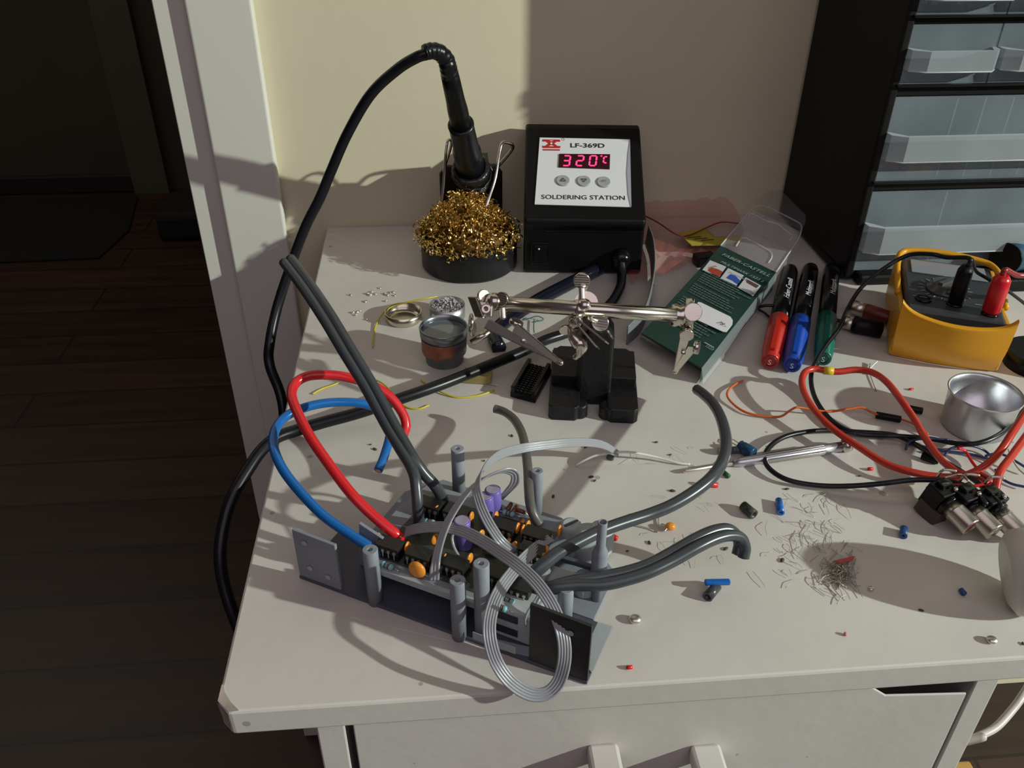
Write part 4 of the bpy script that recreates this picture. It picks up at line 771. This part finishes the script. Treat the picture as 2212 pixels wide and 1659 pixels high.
bit('grey_bit', (1311, 985), (1326, 990), .0018, M_paintd, 'dark grey crumb by the end of the clear ribbon', 'offcut')
bit('red_chip', (1963, 841), (1973, 840), .0009, M_redw, 'tiny red flake behind the orange-red cable', 'offcut')
for q, lb, r in (((1372, 1337), 'silver solder blob in front of the circuit board', .0035), ((2143, 1382), 'silver solder blob near the right front edge', .0030), ((1882, 1271), 'small solder speck right of the wire clippings', .0018)):
    b = MB(); b.ball(Z(*q, r*.6), r, M_nickel, (1, .9, .55), 9); one('solder_blob', b, lb, 'solder')
b = MB(); q = Z(1448, 1137, .003); b.ball(q, .0034, M_or, (1, .8, .7), 12); t = thing('orange_capacitor', q*V(1, 1, 0), 'orange disc capacitor with long bent leads on the desk', 'capacitor'); obj('disc', b, t)
for pts in ([(1443, 1138, .003), (1430, 1132, .003), (1424, 1138, .001), (1422, 1118, .001)], [(1442, 1140, .003), (1432, 1148, .002), (1405, 1142, .001), (1370, 1134, .001)]): b = MB(); b.tube([Z(*p) for p in pts], .00045, M_nickel, 6); obj('lead', b, t)
lead([(1244, 1006, .0012), (1262, 995, .004), (1290, 983, .007), (1330, 977, .009), (1370, 978, .008), (1420, 988, .004), (1465, 1000, .002), (1490, 1003, .001)], .0009, mat('white_insul', (.65, .66, .66), .4), 'white_wire', 'thin white wire arching over the desk beside the clear ribbon', 'wire')
lead([(1154, 690, .002), (1153, 708, .002), (1154, 718, .002)], .0005, mat('teal_wire', (.03, .16, .16), .4), 'teal_wire', 'tiny teal wire scrap behind the rod', 'wire', 5)
lead([(1135, 691, .001), (1160, 683, .004), (1174, 690, .002), (1155, 695, .001)], .0005, mat('teal_wire', (.03, .16, .16), .4), 'teal_wire', 'teal wire triangle under the rod', 'wire', 5)
# wire clippings
random.seed(21); M_cl = mat('clippings', (.42, .39, .34), .35, .5); b = MB()
def strand(x, y, L_, a, r=.00028, m=M_cl):
    c = Z(x, y, r+random.random()*.0012); d = V(math.cos(a), math.sin(a), 0); w = V(-d[1], d[0], 0); k = random.uniform(-.25, .25)
    b.tube([c-d*L_/2, c+w*L_*k*.5+up3*random.random()*.0015, c+d*L_/2+up3*random.random()*.001], r, m, 4, 3)
for _ in range(85): strand(random.gauss(1760, 48), random.gauss(1165, 52), random.uniform(.004, .013), random.random()*3.14, .00015)
for _ in range(60): strand(random.gauss(1812, 20), random.gauss(1245, 22), random.uniform(.006, .014), random.random()*3.14, .0002)
for _ in range(45): strand(random.gauss(1816, 13), random.gauss(1232, 13), random.uniform(.004, .009), random.random()*3.14, .0003, M_chrome)
for _ in range(30): strand(random.uniform(1350, 1560), random.uniform(940, 1220), random.uniform(.004, .014), random.random()*3.14, .0001)
one('wire_clippings', b, 'scattered pile of hair-thin wire clippings on the bare part of the desk', 'clippings', kind='stuff')
b = MB(); b.prism([Z(1801, 1213, .003), Z(1838, 1204, .003), Z(1846, 1203, .003), Z(1842, 1211, .003), Z(1815, 1218, .003)], up3*.0007, mat('pale_red2', (.5, .09, .06), .5)); one('red_sliver', b, 'red sliver of insulation on the pile of clippings', 'offcut')
random.seed(30); 
for q in ((1106, 941), (1195, 1072), (1285, 1038), (1418, 955), (1448, 982), (1568, 1185), (1690, 1210), (1355, 1190), (1403, 1172), (1265, 965), (800, 960), (810, 970), (1046, 995), (1665, 965), (1858, 1028), (1700, 1056), (1277, 1030), (1453, 1060), (1990, 1318), (2210, 1390)):
    b = MB(); c = Z(*q, .0006); b.ball(c, random.uniform(.0007, .0015), mat('dark_crumb', (.07, .05, .045), .7), (1.5, .8, .5), 4, X=(random.gauss(0, 1), random.gauss(0, 1), 0)); one('crumb', b, 'tiny dark crumb lying on the white desk', 'crumb', 'dark crumbs scattered over the desk')
# white cord at the lower right, plug bag on the floor
b = MB(); b.tube([Y(2240, 1450, -.5), Y(2212, 1498, -.52), Y(2185, 1535, -.53), Y(2150, 1572, -.54), Y(2110, 1592, -.545), Y(2085, 1602, -.545), V(.435, -.45, -.35), V(.44, -.35, -.5)], .0028, mat('white_cord', (.6, .55, .52), .4), 10)
one('extension_cable', b, 'white cable sagging beside the right side of the desk', 'cord')
fq = Z(2066, 1690, FZ); b = MB(); b.box(fq+V(.0, -.01, .012), (.05, .06, .024), mat('tan_wood', (.42, .24, .06), .5)); one('wooden_block', b, 'yellowish wooden block on the floor at the bottom edge', 'block', bevel=.004)
#PART5
# ------------------------------------------------------------------ painted circuit board assembly
BO = Z(647, 1250); E1_ = nrm((.874, -.487, 0)); E2_ = nrm((.487, .874, 0))
def bp_(a, c, z=0.): return BO+E1_*a+E2_*c+up3*z
asm = thing('circuit_board', bp_(.09, .05), 'grey painted circuit board on a bracket with posts and cut cables', 'circuit board')
b = MB(); b.prism([bp_(0, 0, .0002), bp_(.1765, 0, .0002), bp_(.1765, .0395, .0002), bp_(0, .0395, .0002)], up3*.0022, M_paintd); obj('base_plate', b, asm, bevel=.0004)
b = MB(); b.prism([bp_(.140, .0385, .0003), bp_(.1768, .006, .0025), bp_(.1768, .0395, .0025)], up3*.0004, M_paintl); obj('pale_corner', b, asm)  # paler triangle on the right corner of the base plate
b = MB(); b.prism([bp_(.018, .0400, .0003), bp_(.166, .0400, .0003), bp_(.166, .078, .0003), bp_(.150, .092, .0003), bp_(.120, .109, .0003), bp_(.035, .111, .0003), bp_(.018, .09, .0003)], up3*.0022, M_paint); obj('rear_plate', b, asm, bevel=.0005)
def flange(a0, a1, hh_, holes, m):
    b = MB(); b.prism([bp_(a0, .0005, .0024), bp_(a1, .0005, .0024), bp_(a1, .0005, hh_), bp_(a0, .0005, hh_+.001)], E2_*.0020, m); fl = obj('flange', b, asm, bevel=.0003)
    for a, z in holes:
        b = MB(); b.lathe([(.0008, 0), (.0017, 0), (.0017, .0003), (.0008, .0003)], bp_(a, .0002, z), -E2_, M_paintl, 14, True); b.lathe([(0, 0), (.0009, 0), (.0009, .0001), (0, .0001)], bp_(a, .0002, z), -E2_, mat('hole_light', (.5, .47, .42), .6), 12); obj('screw_hole', b, fl)  # pale disc paints the light showing through the hole
flange(.0002, .0285, .0370, ((.008, .031), (.009, .012), (.021, .010)), M_paint)
flange(.1440, .1765, .0430, ((.166, .034), (.165, .016)), mat('dark_flange_face', (.028, .027, .028), .5, var=.3, vscale=40))  # right flange in a darker tone than the left one
b = MB(); b.prism([bp_(.027, .022, .0024), bp_(.045, .022, .0024), bp_(.045, .022, .030), bp_(.030, .022, .036)], E2_*.002, M_paint); obj('inner_flange', b, asm, bevel=.0003)
b = MB(); b.box(bp_(.088, .030, .008), (.115, .002, .012), M_paintd, E1_, E2_); obj('rib', b, asm)
PZ = .0200
b = MB(); b.prism([bp_(.034, .022, PZ), bp_(.050, .0085, PZ), bp_(.120, .0085, PZ), bp_(.137, .030, PZ), bp_(.137, .087, PZ), bp_(.040, .083, PZ), bp_(.034, .060, PZ)], up3*.0016, M_paint); pcb = obj('board', b, asm, bevel=.0003)
b = MB(); b.prism([bp_(.042, .016, PZ+.0016), bp_(.122, .014, PZ+.0016), bp_(.128, .030, PZ+.0016), bp_(.130, .076, PZ+.0016), bp_(.048, .074, PZ+.0016)], up3*.0003, M_pcb); obj('bare_area', b, pcb)
b = MB(); b.prism([bp_(.050, .0072, PZ-.002), bp_(.118, .0072, PZ-.002), bp_(.118, .0105, PZ-.002), bp_(.050, .0105, PZ-.002)], up3*.0045, M_paintl); obj('edge_strip', b, asm, bevel=.0004)
b = MB(); b.prism([bp_(.117, .030, PZ+.0019), bp_(.1365, .031, PZ+.0019), bp_(.1365, .052, PZ+.0019), bp_(.124, .054, PZ+.0019)], up3*.0008, M_paintl); obj('pale_pad', b, pcb)
T0 = PZ+.0019
def onb(x, y, z=0.): return Z(x, y, T0+z)
def chip(x, y, L_=.0150, W_=.0090, par=None):
    c = onb(x, y, .0052); t = obj('chip', MB().box(c, (L_, W_, .0052), M_chip, E1_, E2_), asm, bevel=.0003)
    b = MB(); b.box(c-up3*.0043, (L_*1.05, W_*1.08, .0030), M_rubber, E1_, E2_); obj('chip_socket', b, t)
    b = MB()
    for k in range(4):
        for s_ in (-1, 1):
            q = c+E1_*L_*(-.36+.24*k)+E2_*s_*(W_/2+.0004); b.box(q+up3*.0002, (.0016, .0009, .0018), M_nickel, E1_, E2_); b.box(q-up3*.0022+E2_*s_*.0003, (.0008, .0004, .004), M_nickel, E1_, E2_)
    obj('pins', b, t)
for x, y in ((843, 1179), (908, 1200), (981, 1220), (1078, 1243), (1120, 1268), (931, 1092), (987, 1108), (1088, 1138), (1160, 1157)): chip(x, y)
for x, y in ((1150, 1190),): chip(x, y, .0145, .0085)
random.seed(8)
for x, y in ((817, 1163), (880, 1182), (944, 1103), (1018, 1117), (1071, 1116), (1140, 1136), (1208, 1146), (1039, 1156), (1110, 1181), (1181, 1191), (1174, 1206), (1105, 1266), (1015, 1207), (962, 1208), (1118, 1141), (1130, 1145), (1056, 1130), (940, 1165)):
    c = onb(x, y, .0045); b = MB(); b.ball(c, .0030, M_or, (.42, 1, 1.25), 10, X=E1_+V(random.uniform(-.3, .3), random.uniform(-.3, .3), 0)); b.tube([c-up3*.003, c-up3*.0055], .0004, M_nickel, 5, 1); obj('orange_capacitor', b, asm)
c = onb(901, 1231, .005); b = MB(); b.ball(c, .0052, M_or, (1, .5, 1.1), 12, X=E1_); b.tube([c-up3*.004+E1_*.001, c-up3*.007+E1_*.0015], .0005, M_chrome, 5, 1); obj('orange_disc', b, asm)
for x, y, h_ in ((1052, 1112, .0150), (1068, 1102, .0165), (1004, 1180, .0200)):
    c = onb(x, y); b = MB(); tl = nrm(V(-.06, .0, 1)); b.lathe([(0, 0), (.0044, 0), (.0048, .001), (.0044, .0025), (.0048, .0035), (.0048, h_-.0005), (.0042, h_), (.0042, h_), (0, h_)], c, tl, M_pur, 24); pc = obj('violet_capacitor', b, asm)
    b = MB(); b.lathe([(0, h_), (.0039, h_), (.0038, h_+.0003), (0, h_+.0001)], c, tl, M_tan, 20); obj('can_top', b, pc)
M_res = mat('resistor_blue', (.22, .42, .46), .4); 
for (x, y), (x2, y2) in (((1080, 1291), (1112, 1303)), ((1070, 1308), (1096, 1318)), ((823, 1216), (850, 1228)), ((1020, 1165), (1040, 1172)), ((1100, 1195), (1120, 1203)), ((1085, 1105), (1112, 1113)), ((915, 1125), (940, 1130))):
    A, B = onb(x, y, .002), onb(x2, y2, .002); d = nrm(B-A); L_ = np.linalg.norm(B-A); b = MB(); b.lathe([(0, 0), (.0016, .0006), (.0019, .0018), (.0015, .0028), (.0015, L_-.0028), (.0019, L_-.0018), (.0016, L_-.0006), (0, L_)], A, d, M_res, 14)
    for k, m_ in ((.35, M_ink), (.5, M_cop), (.62, M_ink)): b.lathe([(.00158, L_*k), (.0017, L_*k), (.0017, L_*k+.0006), (.00158, L_*k+.0006)], A, d, m_, 14, True)
    b.tube([B-d*.0005, B+d*.003, B+d*.004-up3*.002], .00035, M_chrome, 5, 1); b.tube([A+d*.0005, A-d*.003, A-d*.004-up3*.002], .00035, M_chrome, 5, 1); obj('resistor', b, asm)
M_brn = mat('brown_diode', (.16, .06, .02), .3)
for x, y in ((1100, 1095), (1112, 1100), (1125, 1104), (1060, 1190), (1085, 1178), (1095, 1172), (1125, 1130), (1030, 1215), (990, 1245), (1135, 1215)):
    c = onb(x, y, .0025); b = MB(); dd = E2_ if (x+y) % 3 else E1_; b.cyl(c-dd*.003, c+dd*.003, .0014, M_brn, n=12); b.tube([c-dd*.005-up3*.002, c-dd*.003, c+dd*.003, c+dd*.005-up3*.002], .0004, M_nickel, 5, 1); obj('diode', b, asm)
# posts
def post(x, y, hh_, r=.0042, ri=.0016, m=M_paint, zb=0., tone=None, px=None):
    b = MB(); B = bp_(x, y, zb); b.lathe([(0, 0), (r*1.0, 0), (r, hh_-.0004), (r-.0004, hh_), (ri, hh_), (ri, hh_-.010), (0, hh_-.010)], B, up3, m, 26); return obj('post', b, asm)
post(.0495, .0033, .0405); post(.1035, .001, .0430, m=M_paint); post(.1147, .006, .0550); post(.1517, .0317, .0290)
post(.0505, .1036, .0385); post(.1053, .102, .0405, .0036)
B7 = bp_(.162, .0547); b = MB(); b.lathe([(0, 0), (.0028, 0), (.0028, .012), (.0040, .012), (.0044, .014), (.0044, .038), (.0036, .0405), (.0026, .043), (.0026, .060), (.0021, .0605), (.0019, .050), (0, .050)], B7, up3, M_paint, 26); obj('post', b, asm, label='post with narrow metal top')
b = MB(); c = onb(1233, 1150); b.lathe([(0, -.016), (.0056, -.016), (.0062, -.014), (.0064, .004), (.006, .0062), (.0045, .0070), (0, .0068)], c, up3, M_paintl, 28); b.box(c+up3*.0071, (.0095, .0014, .0006), M_ink, nrm((1, .5, 0)), nrm((-.5, 1, 0))); obj('trimmer', b, asm, label='pale slotted trimmer')
for (x, y, r, h_) in ((1270, 1195, .0125, .016), (1295, 1185, .008, .018), (1262, 1275, .007, .012), (1285, 1262, .0055, .012)):
    b = MB(); b.lathe([(0, 0), (r*.95, 0), (r, .001), (r, h_*.7), (r*.8, h_*.95), (r*.5, h_), (0, h_)], Z(x, y, .0024), up3, M_paintl if r > .006 else M_paint, 28); obj('spacer', b, asm)
b = MB(); q = Z(1300, 1212, .018); b.box(Z(1275, 1225, .017), (.040, .003, .003), M_paintd, E1_, E2_); b.box(Z(1190, 1240, .018), (.03, .012, .002), M_paintl, E1_, E2_); obj('bracket_arm', b, asm, bevel=.0005)
# end block with the slotted window
b = MB(); c = Z(1118, 1370, .012); b.box(bp_(.132, .0185, .0135), (.024, .020, .0220), M_paintl, E1_, E2_); blk = obj('end_block', b, asm, bevel=.0014)
for z in (.019, .009): b = MB(); b.box(bp_(.128, .0083, z), (.0125, .0006, .0048), mat('slot_dark', (.02, .02, .03), .5), E1_, E2_); obj('slot', b, blk)
b = MB(); b.prism([bp_(.112, -.0006, .004), bp_(.137, -.0006, .004), bp_(.137, -.0006, .0095), bp_(.112, -.0006, .0095)], E2_*.0006, M_paintl); obj('window_frame', b, asm, bevel=.0003)
random.seed(2)
# cut cables: parts of the assembly they are soldered to
def cab_(name, pts, r, m, lab, n=10, end=True):
    P = [p if isinstance(p, np.ndarray) else Z(*p) for p in pts]; b = MB(); b.tube(P, r, m, n, 10); o = obj(name, b, asm, label=lab)
    if end:
        d = nrm(P[-1]-P[-2]); e = MB(); e.lathe([(0, 0), (r*.5, 0), (r*.5, .0004), (0, .0004)], P[-1]+d*.0001, d, mat('cut_copper', (.5, .28, .16), .35, .8), 10); obj('cut_end', e, o)
    return o
tip = V(-.0465, -.0315, -.0181)
tw1 = [onb(905, 1132), (903, 1100, .035), (900, 1062, .044), (896, 1030, .050), (885, 1003, .053), (868, 975, .056), (835, 920, .062), (790, 838, .074), (745, 765, .086), (700, 690, .096), (655, 622, .104), (613, 566, .110)]
tw2 = [onb(957, 1083), (950, 1066, .030), (938, 1047, .038), (915, 1022, .046), (895, 994, .053), (879, 966, .057), (850, 915, .063), (805, 832, .075), (760, 757, .087), (714, 680, .097), (668, 612, .105), (627, 558, .111)]
cab_('grey_cable', tw1, .0035, M_grey, 'grey half of the twin cable pointing up left'); cab_('grey_cable', tw2, .0035, M_grey, 'second half of the twin cable pointing up left')
cab_('red_wire', [onb(868, 1163), (850, 1150, .028), (800, 1108, .036), (755, 1062, .044), (705, 995, .052), (665, 935, .058), (638, 880, .062), (630, 850, .064), (640, 826, .066), (668, 812, .067), (710, 810, .066), (750, 815, .064), (800, 830, .058), (840, 855, .050), (868, 890, .040), (877, 918, .033), (871, 940, .028)], .0032, M_redw, 'long red wire looping left', 12)
cab_('blue_wire', [onb(822, 1195), (800, 1182, .026), (750, 1150, .030), (700, 1115, .034), (655, 1070, .038), (615, 1020, .042), (595, 980, .045), (590, 950, .046), (598, 922, .047), (620, 898, .048), (660, 880, .048), (710, 870, .047), (770, 870, .044), (815, 882, .038), (838, 905, .032), (842, 940, .026), (830, 985, .020), (817, 1016, .017)], .0030, M_bluew, 'long blue wire looping left', 12)
cab_('grey_cable', [onb(1165, 1132), (1152, 1110, .028), (1145, 1085, .032), (1142, 1050, .034), (1140, 1010, .033), (1135, 970, .031), (1127, 935, .027), (1112, 908, .022), (1095, 893, .019), (1080, 886, .018), (1068, 883, .018)], .0030, mat('brown_grey_cable', (.10, .095, .09), .35), 'grey-brown cable curving up behind the board')
cab_('grey_cable', [onb(1128, 1262), (1160, 1232, .030), (1200, 1198, .034), (1250, 1170, .035), (1300, 1146, .035), (1350, 1128, .034), (1400, 1112, .033), (1450, 1092, .034), (1500, 1062, .036), (1540, 1028, .038), (1562, 992, .038), (1568, 950, .036), (1558, 905, .031), (1540, 872, .026), (1520, 852, .022), (1505, 841, .019)], .0038, M_grey, 'long grey cable sweeping right and back')
for k, (dx, dy) in enumerate(((0, 0), (10, 17))):
    cab_('grey_cable', [onb(1150, 1280), (1190+dx*.2, 1268+dy*.1, .028), (1240+dx*.4, 1255+dy*.5, .030), (1300, 1246+dy, .031), (1350, 1236+dy, .032), (1400, 1220+dy, .033), (1450+dx*.4, 1194+dy, .034), (1500+dx*.6, 1165+dy, .036), (1540+dx*.4, 1147+dy, .036), (1570+dx*.6, 1143+dy*.8, .034), (1590+dx, 1155+dy*.4, .030), (1597+dx*1.2, 1175+dy*.5, .024), (1593+dx*1.3, 1198+dy*.4, .019)], .0034, M_grey, ('front' if k else 'rear')+' half of the twin cable drooping to the right')
def rib(pts, wd, side, lab, name='ribbon_cable', st_=4, th=.0013):
    P = [p if isinstance(p, np.ndarray) else Z(*p) for p in pts]; b = MB(); b.ribbon(P, wd, th, M_rib, side, 10, st_); return obj(name, b, asm, label=lab)
rib([onb(938, 1253), (940, 1225, .030), (946, 1190, .034), (958, 1150, .038), (972, 1118, .042), (1000, 1075, .048), (1035, 1040, .052), (1070, 1022, .054), (1095, 1017, .053), (1112, 1024, .050), (1112, 1042, .044), (1098, 1060, .036), (1080, 1078, .026)], .0055, lambda t: V(.85, .1-.2*t, .5), 'small loop of clear ribbon over the board', st_=3)
rib([(1112, 1192, .026), (1085, 1172, .034), (1065, 1145, .040), (1048, 1115, .045), (1036, 1085, .049), (1030, 1055, .052), (1037, 1025, .052), (1055, 1000, .050), (1085, 980, .047), (1130, 968, .043), (1180, 961, .039), (1230, 956, .034), (1275, 956, .026), (1308, 963, .017), (1335, 980, .008)], .0058, lambda t: V(.75-.75*t, .35+.5*t, .45), 'clear ribbon arching right to the bare desk', st_=4)
fl_ = [(1190, 1162, .030), (1165, 1178, .029), (1130, 1210, .032), (1105, 1240, .034), (1082, 1272, .036), (1065, 1310, .035), (1057, 1350, .033), (1060, 1390, .028), (1075, 1435, .022), (1105, 1475, .014), (1145, 1499, .008), (1180, 1498, .008), (1205, 1475, .013), (1218, 1435, .022), (1219, 1390, .030), (1208, 1345, .037), (1188, 1300, .042), (1158, 1258, .045), (1120, 1222, .046), (1075, 1190, .045), (1030, 1162, .043), (985, 1143, .040), (940, 1138, .037), (900, 1142, .032), (875, 1150, .026)]
flc = Z(1138, 1375, .03)
rib(fl_, .0068, lambda t, P: nrm(P-flc)*max(0, min(1, (.66-t)/.12))+V(.3, .85, .4)*max(0, min(1, (t-.54)/.12)), 'big loop of clear grey ribbon hanging in front of the board', st_=5)
rib([(985, 1140, .038), (977, 1160, .034), (980, 1180, .030), (990, 1200, .024)], .0016, V(1, .2, .2), 'single split strand of ribbon', 'split_strand', 1, .001)
rib([(1150, 1365, .010), (1138, 1345, .020), (1142, 1325, .026), (1155, 1305, .030), (1168, 1283, .032)], .0030, V(1, .2, .2), 'short ribbon strand at the end block', 'split_strand', 2, .001)
rib([(1170, 1205, .022), (1176, 1172, .026), (1195, 1161, .028)], .0035, V(1, .2, .3), 'short ribbon tail on the board', 'split_strand', 2, .001)

# ------------------------------------------------------------------ light and camera
def lamp(name, typ, loc, power, c, size=0, target=None, **k):
    l = bpy.data.lights.new(name, typ); l.energy = power; l.color = c
    if typ == 'AREA': l.shape = 'RECTANGLE'; l.size = k.get('sx', 1); l.size_y = k.get('sy', 1)
    else: l.shadow_soft_size = size
    o = bpy.data.objects.new(name, l); col.objects.link(o); o.location = V(*loc)*S
    if target is not None: o.rotation_euler = Vector(V(*target)-V(*loc)).to_track_quat('-Z', 'Y').to_euler()
    return o
LAMP = V(3.3, -1.8, 1.4)
lamp('room_lamp', 'POINT', LAMP, 235, (.92, 1, .90), .020)
lamp('ceiling_fill', 'AREA', (.3, -2.1, 1.8), 5.6, (1, .86, .95), target=(.3, -.2, 0), sx=1.6, sy=1.2)
lamp('far_room_fill', 'AREA', (-1.5, 1.6, 1.4), 5, (1, .9, .75), target=(-1.2, 1.9, -1), sx=1.5, sy=1.5)  # added fill that lifts the far wall and floor, no known lamp
w = bpy.data.worlds.new('World'); bpy.context.scene.world = w; w.use_nodes = True
w.node_tree.nodes['Background'].inputs[0].default_value = (1, .86, .92, 1); w.node_tree.nodes['Background'].inputs[1].default_value = .06
cd = bpy.data.cameras.new('Camera'); cam = bpy.data.objects.new('Camera', cd); col.objects.link(cam)
cd.sensor_width = 36; cd.lens = FOC*36/W; cd.clip_start = .01
Rm = Matrix([[RC[0][i], -RC[1][i], -RC[2][i]] for i in range(3)])
cam.matrix_world = Matrix.Translation(Vector(CAM*S)) @ Rm.to_4x4()
bpy.context.scene.camera = cam
sc_ = bpy.context.scene; sc_.view_settings.view_transform = 'Standard'; sc_.view_settings.look = 'None'; sc_.view_settings.exposure = 0
try: sc_.cycles.use_denoising = True
except Exception: pass
